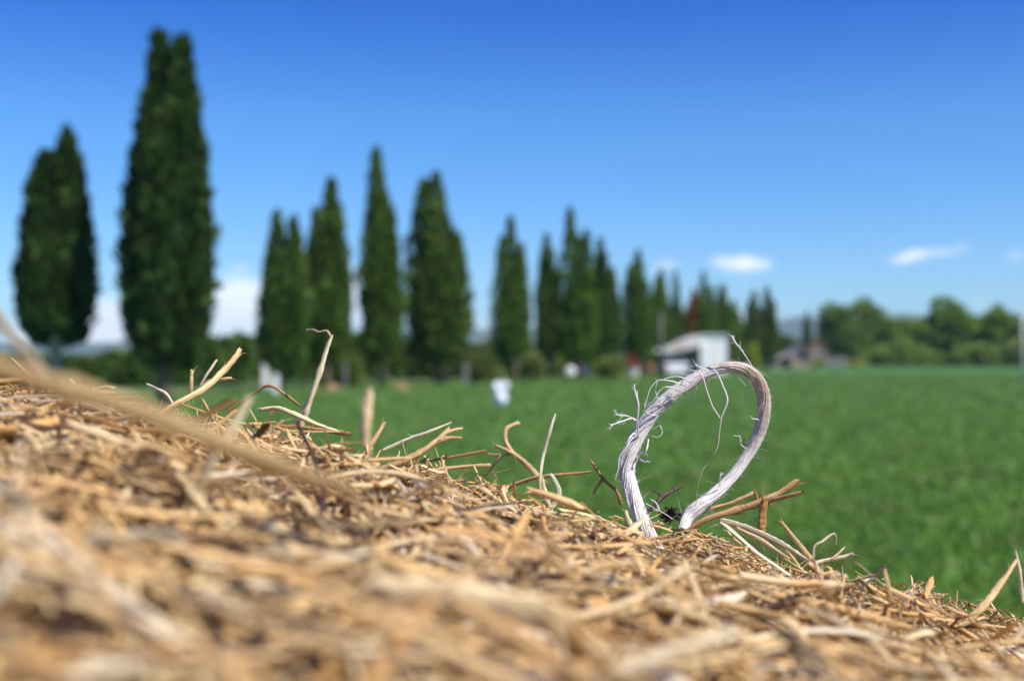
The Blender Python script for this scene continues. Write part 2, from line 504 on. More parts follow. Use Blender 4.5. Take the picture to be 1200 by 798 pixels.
def spindle(t, full=0.42, tip=1.25, foot=0.55):
    """cypress outline radius (0..1) against height 0..1"""
    lo = np.clip(t / full, 0, 1) ** foot
    lo = 0.45 + 0.55 * lo
    lo = np.where(t < 0.05, lo * (t / 0.05) ** 0.5, lo)
    hi = np.clip((1 - t) / (1 - full), 0, 1) ** (1 / tip)
    return np.where(t < full, lo, hi)


def cypress(px0, px1, tops, ybase, ycrown, label, seed, nleaf, base=(0.019, 0.045, 0.016), trunkmat=M_BARK, d=None, density=1.0, full=0.4, tip=1.1, name='cypress_tree',
            group='cypresses standing in the row along the field'):
    d = d if d else FPX * CAMZ / (ybase - 415)
    s = d / FPX
    x0, x1 = (px0 - 600) * s, (px1 - 600) * s
    cx = (x0 + x1) / 2; R = (x1 - x0) / 2
    zc = CAMZ - (ycrown - 415) * s
    r = np.random.default_rng(seed)
    root = empty(name, (cx, d, 0), label, 'cypress tree', group)
    H = max(CAMZ + (415 - ty) * s for _, ty in tops)
    # leaders: the tall tips of the photo, then shorter columns that fill the crown out to its width
    lobes = []
    for tx, ty in tops:
        ht = CAMZ + (415 - ty) * s
        lobes.append(((tx - 600) * s, d + r.uniform(-.2, .2) * R, zc + r.uniform(0, 0.4), ht, R * (0.66 if len(tops) > 1 else 0.78), 0.0))
    na = 9
    for i in range(na):
        a = 2 * PI * i / na + r.uniform(-.3, .3)
        ht = zc + (H - zc) * r.uniform(0.5, 0.88)
        rr = R * r.uniform(0.42, 0.52)
        lobes.append((cx + math.cos(a) * (R - rr) * r.uniform(.85, 1.06), d + math.sin(a) * (R - rr) * 0.98, zc + r.uniform(-0.1, 0.7), ht, rr, 0.8))
    cen, dr, clump = [], [], []
    vol = np.array([l[4] * (l[3] - l[2]) for l in lobes]); vol = vol / vol.sum()
    for (lx, ly, z0, z1, lr, main_), q in zip(lobes, vol):
        n = int(nleaf * q * density)
        ph = r.uniform(0, 6.28, n)
        t = r.uniform(0, 1, n) ** 0.92
        rad = lr * spindle(t, full, tip if main_ else min(tip, 1.3)) * (1 - 0.42 * r.uniform(0, 1, n) ** 2.2) * np.where(r.uniform(0, 1, n) < .07, r.uniform(1, 1.25, n), 1)
        # shallow furrows and tufts on the outline
        g = np.stack([np.cos(ph) * 0.9 + lx, np.sin(ph) * 0.9 + ly, t * (z1 - z0) * 0.62], 1)
        cl = vnoise(g, seed + 5)
        rad *= 1 + 0.25 * cl
        dz = r.normal(0, 0.06, n)
        c = np.stack([lx + rad * np.cos(ph), ly + rad * np.sin(ph), z0 + t * (z1 - z0) + dz - 0.15], 1)
        dd = np.stack([np.cos(ph) * 0.55, np.sin(ph) * 0.55, np.full(n, 1.0)], 1) + r.normal(0, 0.28, (n, 3))
        cen.append(c); dr.append(dd); clump.append(np.clip(1 + 0.34 * cl, .45, 1.9))
    cen = np.concatenate(cen); dr = np.concatenate(dr); clump = np.concatenate(clump)
    n = len(cen)
    ln = r.uniform(0.20, 0.46, n) * (R / 1.3) ** 0.5; wd = ln * r.uniform(0.35, 0.6, n)
    V, F, col = leaves(cen, dr, ln, wd, pick_col(n, base, 0.35, seed, clump), seed)
    crown = mesh_obj('crown', V, F, M_LEAF, root, col=col, smooth=False)
    mb = MB()
    tr = max(0.12, R * 0.17)
    k = np.linspace(0, 1, 8)
    mb.tube(np.stack([cx + 0.06 * np.sin(k * 5 + seed), d + 0.05 * np.cos(k * 4 + seed), -0.05 + k * (zc + (H - zc) * 0.7)], 1), tr * (1.25 - 1.1 * k), 10)
    for i in range(8):
        a = r.uniform(0, 6.28); z = zc + r.uniform(-0.15, 0.5)
        mb.tube([(cx, d, z - 0.3), (cx + math.cos(a) * R * .3, d + math.sin(a) * R * .3, z + .5), (cx + math.cos(a) * R * .45, d + math.sin(a) * R * .45, z + 2.0)], [tr * .35, tr * .25, tr * .08], 6)
    mb.build('trunk', trunkmat, root, smooth=True)
    return root


cypress(24, 108, [(76, 153), (50, 178)], 476, 402, 'dark round bellied cypress with two short tips at the far left, bare trunk showing', 21, 17000,
        trunkmat=M_PALEBARK, full=0.35, tip=1.7)
cypress(143, 244, [(187, 38), (214, 47)], 478, 428, 'tallest and broadest dark cypress with twin pointed tips', 22, 26000, full=0.4, tip=1.5)
cypress(303, 357, [(324, 248), (345, 256)], 458, 440, 'cypress with notched top, left one of the joined pair', 23, 11000, base=(0.034, 0.075, 0.02), tip=1.5)
cypress(352, 411, [(388, 211)], 456, 425, 'ragged cypress leaning on the notched one, right one of the joined pair', 24, 11000, base=(0.036, 0.072, 0.018), full=.45)
cypress(424, 472, [(441, 174)], 453, 425, 'slim evenly pointed cypress standing alone with a narrow foot', 25, 12000, base=(0.038, 0.078, 0.018), full=0.42, tip=1.2)
cypress(480, 551, [(511, 205), (497, 214)], 451, 432, 'broad blunt shouldered cypress right of the slim lone one', 26, 14000, base=(0.036, 0.072, 0.018), tip=1.9, full=0.42)
cypress(583, 622, [(598, 253), (588, 278)], 446, 424, 'narrow cypress with a thin loose side shoot, first after the wide gap', 27, 9000, base=(0.040, 0.085, 0.018), tip=1.3)
cypress(628, 661, [(640, 273)], 445, 424, 'short needle topped cypress left of the highest one of the middle four', 28, 8000, base=(0.045, 0.085, 0.022))
cypress(658, 702, [(668, 246)], 445, 424, 'highest cypress of the middle four with a long sharp tip', 29, 10000, base=(0.040, 0.088, 0.018), tip=1.0)
cypress(688, 729, [(703, 281)], 443, 424, 'dark cypress right beside the highest of the middle four', 30, 9000, base=(0.032, 0.066, 0.018), tip=1.0)
cypress(733, 768, [(748, 293), (738, 312)], 441, 424, 'two tipped green cypress behind the pale bare trunk', 31, 8000, base=(0.038, 0.082, 0.018), tip=1.8)
cypress(757, 790, [(772, 323)], 437, 424, 'lower blunt green cypress behind the utility pole', 32, 7000, base=(0.042, 0.09, 0.02), tip=1.9)
cypress(783, 800, [(791, 315)], 436, 424, 'very thin dark cypress just left of the rust brown one', 33, 4000, base=(0.030, 0.06, 0.02))
cypress(801, 824, [(812, 338), (817, 345)], 435, 424, 'dead rust brown cypress rising behind the white house roof', 34, 5500, base=(0.15, 0.050, 0.022), tip=1.8)
cypress(815, 842, [(824, 319)], 435.5, 424, 'pointed cypress just right of the rust brown one', 35, 6000, base=(0.040, 0.09, 0.02))
cypress(834, 866, [(846, 334)], 435, 424, 'wide green cypress behind the right end of the white house', 36, 7000, base=(0.042, 0.092, 0.02), tip=1.5)
cypress(762, 786, [(776, 314)], 436, 424, 'slender green cypress directly behind the top of the utility pole', 41, 5000, base=(0.040, 0.088, 0.02), tip=1.3)
cypress(784, 804, [(795, 345)], 435.5, 424, 'short green cypress touching the left side of the rust brown one', 42, 4500, base=(0.042, 0.09, 0.02), tip=1.6)
cypress(852, 872, [(861, 352)], 434.5, 424, 'lowest rounded cypress closing the cluster behind the farmhouse on the right', 43, 4500, base=(0.045, 0.092, 0.022), tip=1.8)
cypress(872, 898, [(884, 342)], 434, 424, 'left one of the two fused cypresses right of the house', 37, 6000, base=(0.05, 0.08, 0.028), tip=2.0)
cypress(888, 913, [(899, 336)], 434, 424, 'right one of the two fused cypresses right of the house, darker', 38, 6000, base=(0.038, 0.07, 0.022), tip=1.3)
cypress(939, 953, [(946, 363)], 428.5, 424, 'small dark lone cypress between the two far cottages', 39, 3500, base=(0.024, 0.055, 0.02))


def blobs_leaves(bl, nleaf, base, seed, size=(0.25, 0.5), var=0.35, noise=0.18, nscale=0.9):
    """bl: list of ellipsoids (x,y,z,rx,ry,rz) -> leaf mesh spread through them"""
    r = np.random.default_rng(seed)
    bl = np.array(bl, float)
    q = bl[:, 3] * bl[:, 5] + bl[:, 3] * bl[:, 4]; q = q / q.sum()
    idx = r.choice(len(bl), nleaf, p=q)
    dv = unit(r.normal(size=(nleaf, 3)))
    rad = 1 - 0.55 * r.uniform(0, 1, nleaf) ** 1.8
    g = dv * 1.2 + bl[idx, :3] * 0.35
    cl = vnoise(g * nscale * 2, seed)
    rad = rad * (1 + noise * cl)
    c = bl[idx, :3] + dv * rad[:, None] * bl[idx, 3:6]
    keep = c[:, 2] > 0.02
    c, dv, cl = c[keep], dv[keep], cl[keep]; n = len(c)
    dd = dv + np.array([0, 0, 0.35]) + r.normal(0, 0.5, (n, 3))
    ln = r.uniform(size[0], size[1], n); wd = ln * r.uniform(0.5, 0.85, n)
    tone = 1 + 0.25 * cl
    return leaves(c, dd, ln, wd, pick_col(n, base, var, seed, tone), seed)


def broad_tree(px, ybase, blobs_px, label, seed, nleaf, base, name='broadleaf_tree', size=(0.3, 0.6), group='broadleaf trees at the far right'):
    """blobs_px: (px, py, rx, ry) clumps of the crown as seen"""
    d = FPX * CAMZ / (ybase - 415); s = d / FPX
    r = np.random.default_rng(seed)
    root = empty(name, ((px - 600) * s, d, 0), label, 'tree', group)
    bl = []
    mb = MB(); bx = (px - 600) * s
    for (bx_, by_, rx, ry) in blobs_px:
        X, Z = (bx_ - 600) * s, CAMZ + (415 - by_) * s
        for k in range(5):
            o = r.normal(0, 0.42, 3)
            bl.append((X + o[0] * rx * s, d + o[1] * rx * s, Z + o[2] * ry * s, rx * s * r.uniform(.5, .8), rx * s * r.uniform(.5, .8), ry * s * r.uniform(.5, .8)))
        mb.tube([(bx, d, 0.8), ((bx + X) / 2, d, Z * 0.6 + 0.3), (X, d, Z)], [0.16, 0.12, 0.05], 7)
    V, F, col = blobs_leaves(bl, nleaf, base, seed, size)
    mesh_obj('crown', V, F, M_LEAF, root, col=col, smooth=False)
    mb.tube([(bx, d, -0.05), (bx + .1, d, 1.2), (bx, d, 2.6)], [0.32, 0.24, 0.17], 10)
    mb.build('trunk', M_BARK, root, smooth=True)
    return root


GR = (0.072, 0.132, 0.034)
broad_tree(1000, 428, [(985, 372, 20, 22), (1018, 368, 14, 18), (1004, 392, 32, 22), (975, 395, 16, 18), (1026, 396, 18, 18), (1000, 412, 30, 12)],
           'wide rounded dark tree with a notch in its crown, behind the grey wall', 51, 16000, (0.058, 0.110, 0.032))
broad_tree(1108, 428, [(1106, 371, 18, 12), (1110, 380, 24, 16), (1098, 398, 22, 16), (1120, 400, 20, 16)],
           'high rounded tree standing between the two pale bush belts', 52, 12000, (0.070, 0.135, 0.034))
broad_tree(1168, 428, [(1168, 372, 10, 10), (1166, 384, 24, 12), (1185, 392, 22, 14), (1150, 395, 22, 14)],
           'low spreading tree with a small peak near the pale post at the right edge', 53, 11000, GR)
broad_tree(1056, 428, [(1050, 390, 18, 12), (1075, 388, 18, 10), (1062, 402, 24, 12)],
           'low flat topped tree filling the dip between the two round trees', 54, 8000, (0.08, 0.145, 0.04))


def hedge(name, label, cat, stations, seed, nleaf, base, group=None, size=(0.2, 0.45), step=14, depth=1.6, stems=True):
    """stations: (px, depth, top_py); a run of bushes grown together"""
    r = np.random.default_rng(seed)
    pxs = np.arange(stations[0][0], stations[-1][0], step)
    mid = stations[len(stations) // 2]
    root = empty(name, tuple(gpt(mid[0], mid[1])), label, cat, group)
    bl = []; mb = MB()
    for px in pxs:
        d = np.interp(px, [s[0] for s in stations], [s[1] for s in stations]) + r.uniform(-.8, .8)
        ty = np.interp(px, [s[0] for s in stations], [s[2] for s in stations]) + r.uniform(-3.5, 5)
        h = CAMZ + (415 - ty) * d / FPX
        s = d / FPX; w = step * s
        p = gpt(px + r.uniform(-4, 4), d)
        bl.append((p[0], p[1], h * 0.45, w * 1.1, depth * .8, h * 0.5))
        bl.append((p[0] + r.uniform(-.4, .4) * w, p[1] + r.uniform(-.5, .5), h * 0.74, w * r.uniform(.5, .9), depth * .6, h * 0.27))
        for _ in range(2):
            q = r.uniform(-.5, .5, 2)
            mb.tube([(p[0] + q[0] * w, p[1] + q[1], -0.03), (p[0] + q[0] * w * 1.4, p[1] + q[1], h * .35), (p[0] + q[0] * w * 2, p[1] + q[1] * 1.4, h * .8)], [.06, .045, .015], 5)
    V, F, col = blobs_leaves(bl, nleaf, base, seed, size)
    mesh_obj('foliage', V, F, M_LEAF, root, col=col, smooth=False)
    if stems: tag(mb.build('woody_stems', M_BARK, root, smooth=True), kind='stuff')
    return root


hedge('hedge', 'low dark hedge under the two big left cypresses, rising to the right', 'hedge',
      [(-700, 44, 414), (-260, 50, 420), (60, 55, 421), (130, 58, 415), (200, 62, 409), (265, 66, 399), (318, 70, 393)], 61, 40000, (0.030, 0.066, 0.020), step=16)
hedge('hedge', 'uneven green hedge behind the middle cypresses, from the joined pair to the highest one', 'hedge',
      [(318, 72, 400), (380, 74, 398), (430, 76, 392), (480, 78, 394), (560, 84, 404), (600, 88, 404), (700, 100, 402)], 62, 30000, (0.042, 0.080, 0.025))
hedge('hedge', 'dark hedge behind the white house', 'hedge',
      [(700, 116, 392), (760, 122, 374), (800, 126, 368), (850, 132, 372), (880, 136, 386), (925, 150, 398)], 63, 30000, (0.034, 0.068, 0.020), size=(.3, .6))
hedge('hedge', 'far belt of green bushes behind the two cottages and round trees', 'hedge',
      [(918, 196, 397), (960, 200, 400), (1040, 205, 395), (1090, 205, 388), (1140, 205, 392), (1200, 205, 384), (2100, 215, 384)], 64, 52000, (0.062, 0.12, 0.036), size=(.4, .8), depth=3)
hedge('bush', 'pale grey green bush belt in front of the flat topped tree', 'bush',
      [(1036, 160, 408), (1060, 160, 402), (1095, 162, 410)], 65, 12000, (0.095, 0.16, 0.07), size=(.3, .5))
hedge('bush', 'pale grey green bush belt at the right edge below the low spreading tree', 'bush',
      [(1130, 160, 408), (1160, 160, 403), (1225, 160, 402)], 66, 14000, (0.095, 0.155, 0.07), size=(.3, .5))


def shrub(px, ybase, wpx, ty, label, seed, n, base, name='shrub', grp='small shrubs below the cypresses', flat=1.0):
    d = FPX * CAMZ / (ybase - 415); s = d / FPX
    X = (px - 600) * s; H = CAMZ + (415 - ty) * s; W = wpx * s / 2
    r = np.random.default_rng(seed)
    root = empty(name, (X, d, 0), label, 'shrub', grp)
    bl = [(X + r.uniform(-.35, .35) * W, d + r.uniform(-.35, .35) * W, H * r.uniform(.4, .62), W * .65, W * .65, H * .4) for _ in range(6)]
    V, F, col = blobs_leaves(bl, n, base, seed, (0.12, 0.26))
    mesh_obj('foliage', V, F, M_LEAF, root, col=col, smooth=False)
    mb = MB()
    for i in range(5):
        a = i * 1.3
        MB().tube([(X, d, -.02), (X + math.cos(a) * W * .3, d + math.sin(a) * W * .3, H * .4), (X + math.cos(a) * W * .5, d + math.sin(a) * W * .5, H * .75)], [.05, .035, .01], 6).build('stem', M_BARK, root, smooth=True)


shrub(626, 447, 34, 415, 'olive green shrub between the loose shooted cypress and the short needle topped one', 71, 3500, (0.085, 0.12, 0.06))
shrub(715, 445, 34, 418, 'olive green shrub right of the white wrapped bales', 72, 3500, (0.08, 0.12, 0.05))
shrub(881, 435, 14, 401, 'narrow yellow green shrub at the right corner of the white house', 73, 2500, (0.16, 0.22, 0.06))
shrub(405, 455, 40, 418, 'pale shrub between the ragged cypress and the slim lone one', 74, 3500, (0.06, 0.10, 0.035))
shrub(563, 451, 34, 416, 'grey green shrub at the foot of the blunt shouldered cypress', 75, 3500, (0.06, 0.09, 0.04))
shrub(960, 429.5, 26, 421, 'low yellowish shrub in front of the peach cottage', 76, 1800, (0.15, 0.19, 0.06))
shrub(1002, 429.5, 20, 422, 'low yellowish shrub below the notched round tree', 77, 1500, (0.17, 0.19, 0.07))


def bare_trunk(px, ybase, ytop, label):
    d = FPX * CAMZ / (ybase - 415); s = d / FPX
    X = (px - 600) * s; H = CAMZ + (415 - ytop) * s
    root = empty('dead_tree', (X, d, 0), label, 'dead tree')
    MB().tube([(X, d, -.05), (X - .1, d, H * .35), (X + .06, d, H * .7), (X, d, H)], [.34, .26, .2, .09], 10).build('trunk', M_PALEBARK, root, smooth=True)
    mb = MB()
    for z, a, l in ((.55, .3, 1.2), (.68, 2.6, 1.0), (.8, 4.4, .8), (.88, .9, .7)):
        mb.tube([(X, d, H * z), (X + math.cos(a) * l * .5, d + math.sin(a) * l * .5, H * z + l * .4), (X + math.cos(a) * l * .8, d + math.sin(a) * l * .8, H * z + l)], [.08, .05, .02], 6)
    mb.build('branch', M_PALEBARK, root, smooth=True)


bare_trunk(733, 441, 365, 'pale bare trunk standing between two groups of cypresses')

# grass of the field: a low crop, denser near the bale
n = 330000
dd_ = 2.5 * (90 / 2.5) ** rng.uniform(0, 1, n)
px_ = np.where(rng.uniform(0, 1, n) < .45, rng.uniform(-100, 1300, n), rng.uniform(-1700, 2900, n))
X = (px_ - 600) / FPX * dd_ + rng.normal(0, 0.2, n)
keep = (dd_ < np.interp(px_, [p[0] for p in GROUND_EDGE], [p[1] for p in GROUND_EDGE]) - 0.4)
cen = np.stack([X, dd_, np.zeros(n)], 1)[keep]
r_ = np.random.default_rng(91)
n = len(cen)
cl = vnoise(cen[:, :2] * 0.5, 44)
dr = np.stack([r_.normal(0, 0.55, n), r_.normal(0, 0.55, n), np.ones(n)], 1)
ln = r_.uniform(0.05, 0.11, n) * (1 + cen[:, 1] / 60); wd = ln * r_.uniform(0.2, 0.4, n)
gc = pick_col(n, (0.060, 0.138, 0.045), 0.09, 92, 1 + 0.05 * cl)
dry = (vnoise(cen[:, :2] * 0.45, 45) > 0.35) & (r_.uniform(0, 1, n) < .4)
gc[dry] = np.array([0.17, 0.185, 0.065]) * r_.uniform(.7, 1.2, (dry.sum(), 1))
V, F, col = leaves(cen, dr, ln, wd, gc, 93)
g = mesh_obj('grass', V, F, M_GRASS, None, col=col, smooth=False)
tag(g, 'short green crop covering the field behind the bale', 'grass', kind='stuff')

# ------------------------------------------------------------------ buildings and things at the far side of the field


def white_house():
    d = 96.0; s = d / FPX
    X = lambda px: (px - 600) * s
    Z = lambda py: CAMZ + (415 - py) * s
    root = empty('house', (X(818), d, 0), 'white farmhouse with pale sloping porch roof at the end of the cypress row', 'house')
    x0, x1, ztop = X(821), X(852), Z(394)
    mb = MB().box(x0, x1, d, d + 4.5, -0.05, ztop)
    mb.build('wall', M_PLASTER, root)
    MB().box(x0 - .1, x1 + .12, d - .12, d + 4.6, ztop + .003, ztop + .13).build('parapet', M_PLASTER, root)
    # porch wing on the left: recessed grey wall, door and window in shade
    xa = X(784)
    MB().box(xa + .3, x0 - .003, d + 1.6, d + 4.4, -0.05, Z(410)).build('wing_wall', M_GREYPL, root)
    w = MB().box(X(792), X(800), d + 1.54, d + 1.598, 0.9, 1.75).build('window', M_WOOD, root)
    MB().box(X(792) + .07, X(800) - .07, d + 1.5, d + 1.538, 0.97, 1.68).build('pane', M_GLASS, root).parent = w
    dr = MB().box(X(806), X(814), d + 1.54, d + 1.598, 0.0, 1.9).build('door', M_WOOD, root)
    MB().box(X(813) - .1, X(813), d + 1.46, d + 1.538, .95, 1.05).build('handle', M_METAL, root).parent = dr
    # sloping roof: rises to the right, thick pale fascia
    pts = [(xa - .1, Z(413)), (x0 - .005, Z(406)), (x0 - .005, Z(393.2)), (X(817), Z(392.5)), (xa - .1, Z(408.5))]
    MB().prism(pts, 'y', d - .6, d + 4.45).build('roof', M_ROOFW, root)
    # flat canopy carried by posts
    MB().box(X(754), xa - .105, d - 1.1, d + 2.2, Z(412.5), Z(409.5)).build('canopy', M_ROOFW, root)
    for px, yy in ((757, -.9), (781, -.9), (757, 2.0), (781, 2.0)):
        MB().box(X(px) - .06, X(px) + .06, d + yy - .06, d + yy + .06, -.02, Z(412.5) - .003).build('post', M_METAL, root)


white_house()


def car(px, ybase, label, seed=0):
    d = FPX * CAMZ / (ybase - 415); s = d / FPX
    X = (px - 600) * s
    root = empty('parked_car', (X, d, 0), label, 'car')
    # built nose away from the camera, tail towards it; length along y
    sec = [(-1.85, .36), (-1.9, .55), (-1.88, .85), (-1.70, .93), (1.0, .90), (1.75, .78), (1.88, .6), (1.85, .34)]
    mb = MB(); W = .80
    ring = []
    for x, k in ((-W, .94), (-W * 1.0, 1.0), (W, 1.0), (W, .94)):
        pass
    xs_ = [(-W, .0), (-W + .06, .04), (W - .06, .04), (W, .0)]
    base = 0; V = []; F_ = []
    for x, g in xs_:
        V += [(x, y * (1 + (g - .04) * 0.9), z + (g if z > .8 else 0)) for y, z in sec]
    ns = len(sec)
    for i in range(3):
        F_ += [(i * ns + j, i * ns + (j + 1) % ns, (i + 1) * ns + (j + 1) % ns, (i + 1) * ns + j) for j in range(ns)]
    F_ += [tuple(range(ns)), tuple(range(4 * ns - 1, 3 * ns - 1, -1))]
    mb.add(V, F_).build('body', M_CARP, root, at=(X, d, 0))
    cab = [(-1.68, .95), (-1.38, 1.40), (0.1, 1.43), (.95, .94)]
    mb = MB()
    V = [(-.74, y, z) if z < 1 else (-.6, y, z) for y, z in cab] + [(.74, y, z) if z < 1 else (.6, y, z) for y, z in cab]
    mb.add(V, [(0, 1, 2, 3), (7, 6, 5, 4), (0, 4, 5, 1), (1, 5, 6, 2), (2, 6, 7, 3), (3, 7, 4, 0)]).build('cabin_glass', M_GLASS, root, at=(X, d, 0))
    MB().box(-.58, .58, -1.36, .08, 1.435, 1.46).build('roof', M_CARP, root, at=(X, d, 0))
    for sx in (-1, 1):
        for y in (-1.2, 1.2):
            w = MB(); k = 18
            pr = [(0.0, .11), (.2, .11), (.29, .09), (.31, .05), (.31, -.05), (.29, -.09), (.2, -.11), (0.0, -.11)]
            w.lathe(pr, k=k)
            v = np.array(w.v); w.v = [tuple(q) for q in np.stack([v[:, 2] + sx * .73, v[:, 0] + y, v[:, 1] + .31], 1)]
            w.build('wheel', M_RUBBER, root, smooth=True, at=(X, d, 0))
        MB().box(sx * .68 - .09, sx * .68 + .09, -1.93, -1.89, .6, .78).build('tail_lamp', M_LAMPR, root, at=(X, d, 0))
    MB().box(-.72, .72, -1.96, -1.885, .36, .5).build('bumper', M_CARP, root, at=(X, d, 0))


car(789, 442.5, 'small white car parked in front of the farmhouse porch, seen from behind')


def wrapped_bale(px, ybase, rpx, label, seed):
    d = FPX * CAMZ / (ybase - 415); s = d / FPX
    R = rpx * s; X = (px - 600) * s
    w = MB(); k = 28
    pr = [(0.0, -.55), (R * .55, -.545), (R * .9, -.52), (R, -.44), (R * 1.01, 0), (R, .44), (R * .9, .52), (R * .55, .545), (0.0, .55)]
    w.lathe(pr, k=k)
    v = np.array(w.v)
    v = np.stack([v[:, 0], v[:, 2], v[:, 1]], 1)
    v *= 1 + 0.02 * vnoise(v * 2.2, seed)[:, None]
    v[:, 2] = np.maximum(v[:, 2], -R * .96)
    w.v = [tuple(q) for q in v + np.array([X, d, R * .96])]
    o = w.build('wrapped_bale', M_WRAP, None, smooth=True)
    tag(o, label, 'hay bale', 'film wrapped bales under the middle cypresses')


wrapped_bale(683, 442.5, 7.2, 'bright white round wrapped bale, right one of the two', 3)
wrapped_bale(668, 441.5, 6.2, 'smaller greyish white wrapped bale, left one of the two', 4)


def planter():
    d = 84.0; s = d / FPX; X = (740 - 600) * s
    root = empty('planter', (X, d, 0), 'pale stone planter holding a dull red flowering bush', 'planter')
    MB().lathe([(0, 0), (.42, 0), (.46, .1), (.5, .5), (.56, .62), (.56, .68), (.48, .68), (.46, .6), (0, .6)], (X, d, 0), 24).build('pot', M_CONC, root, smooth=False)
    V, F, col = blobs_leaves([(X, d, 1.0, .5, .45, .4), (X - .2, d, 1.15, .3, .3, .3), (X + .25, d + .1, .95, .3, .3, .3)], 1800, (0.13, 0.055, 0.05), 8, (.06, .14))
    mesh_obj('flowering_bush', V, F, M_LEAF, root, col=col, smooth=False)


planter()
d = 88.0; X = (762 - 600) * d / FPX
urn = MB().lathe([(0, 0), (.16, 0), (.2, .05), (.3, .35), (.33, .6), (.26, .82), (.2, .88), (.25, .95), (.22, .96), (.15, .88), (0, .8)], (X, d, 0), 22).build('urn', M_URN, None, smooth=True)
tag(urn, 'small terracotta urn between the planter and the white car', 'urn')


def soil_heap(px, ybase, wpx, h, label, seed):
    d = FPX * CAMZ / (ybase - 415); s = d / FPX; X = (px - 600) * s; R = wpx * s / 2
    V = []; F_ = []; nr, k = 9, 28
    for i in range(nr):
        t = i / (nr - 1)
        for j in range(k):
            a = 2 * PI * j / k
            rr = R * t * (1 + .12 * math.sin(3 * a + seed) + .07 * math.sin(7 * a))
            z = h * (math.cos(t * PI) * .5 + .5) * (1 + .18 * math.sin(5 * a + i + seed)) - (.03 if i == nr - 1 else 0)
            V.append((X + rr * math.cos(a), d + rr * math.sin(a) * .7, z + (.0 if i else .02)))
    for i in range(nr - 1):
        for j in range(k): F_.append((i * k + j, i * k + (j + 1) % k, (i + 1) * k + (j + 1) % k, (i + 1) * k + j))
    o = mesh_obj('soil_heap', np.array(V), F_, M_SOIL, None)
    tag(o, label, 'soil heap', 'low soil heaps at the field edge')


soil_heap(389, 458, 32, .30, 'low reddish soil heap in front of the ragged cypress', 1)
soil_heap(470, 457, 28, .30, 'low reddish soil heap between the slim and blunt shouldered cypresses', 2)


def marker(px, ybase, wpx, ty, label, mat=M_CONC, name='marker_post', grp='pale posts in front of the hedge'):
    d = FPX * CAMZ / (ybase - 415); s = d / FPX; X = (px - 600) * s; w = wpx * s / 2; h = CAMZ + (415 - ty) * s
    mb = MB().box(X - w, X + w, d - w * .7, d + w * .7, -.05, h)
    mb.prism([(X - w * 1.12, h + .003), (X + w * 1.12, h + .003), (X, h + w * .9)], 'y', d - w * .8, d + w * .8)
    o = mb.build(name, mat, None)
    tag(o, label, 'post', grp)


marker(311, 456, 7, 426, 'stout white post at the foot of the notched cypress', M_PLASTER)
marker(323, 462, 7, 441, 'low white stone block right of the stout white post', M_PLASTER)
marker(405, 457, 3.5, 424, 'slim pale post left of the slim lone cypress', M_OLDWALL)
marker(546, 453, 6, 427, 'stout grey post at the foot of the blunt shouldered cypress', M_OLDWALL)


def pole(px, ybase, ty, rad, label, arms=True):
    d = FPX * CAMZ / (ybase - 415); s = d / FPX; X = (px - 600) * s; H = CAMZ + (415 - ty) * s
    root = empty('utility_pole', (X, d, 0), label, 'pole')
    MB().tube([(X, d, -.1), (X, d, H * .5), (X, d, H)], [rad, rad * .85, rad * .65], 12).build('shaft', M_OLDWALL if px < 1000 else M_CONC, root, smooth=True)
    if arms:
        MB().box(X - .75, X + .75, d - rad - .09, d - rad + .01, H - .45, H - .33).build('crossarm', M_METAL, root)
        for x in (-.65, 0, .65):
            MB().lathe([(0, 0), (.05, 0), (.07, .05), (.04, .08), (.07, .12), (.03, .17), (0, .18)], (X + x, d - rad - .04, H - .328), 10).build('insulator', M_PLASTER, root, smooth=True)


pole(775, 441.5, 366, .11, 'pale utility pole standing in front of the porch canopy', arms=False)
pole(1199, 450, 372, .10, 'tall pale concrete post at the right edge of the field', arms=False)


def cottage(label, d, wx0, wx1, weave, wpeak, roofpoly, wallmat, roofmat, depth=4, win=None):
    s = d / FPX; X = lambda px: (px - 600) * s; Z = lambda py: CAMZ + (415 - py) * s
    xm = (X(wx0) + X(wx1)) / 2
    root = empty('cottage', (xm, d, 0), label, 'cottage', 'far cottages right of the cypress row')
    MB().prism([(X(wx0), -.05), (X(wx1), -.05), (X(wx1), Z(weave)), (xm, Z(wpeak)), (X(wx0), Z(weave))], 'y', d, d + depth).build('wall', wallmat, root)
    t = .14; o = .3
    for sg, xe in ((-1, X(wx0)), (1, X(wx1))):
        sl = (Z(wpeak) - Z(weave)) / (xm - xe)
        a = (xe + sg * o, Z(weave) - abs(sl) * o + .01); b = (xm, Z(wpeak) + .01)
        MB().prism([a, b, (b[0], b[1] + t), (a[0], a[1] + t)], 'y', d - .3, d + depth + .3).build('roof_slope', roofmat, root)
    wf = MB().box(xm - .35, xm + .35, d - .04, d - .003, .9, 1.8).build('window', M_WOOD, root)
    MB().box(xm - .29, xm + .29, d - .06, d - .043, .96, 1.74).build('pane', M_GLASS, root).parent = wf
    if roofpoly:
        x0, x1, ze, zr = X(roofpoly[0]), X(roofpoly[1]), Z(roofpoly[2]), Z(roofpoly[3])
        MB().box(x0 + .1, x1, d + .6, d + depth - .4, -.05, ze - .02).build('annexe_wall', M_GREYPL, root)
        MB().prism([(x0, ze), (x1, zr), (x1, zr + .12), (x0, ze + .12)], 'y', d + .2, d + depth).build('annexe_roof', roofmat, root)
    return root


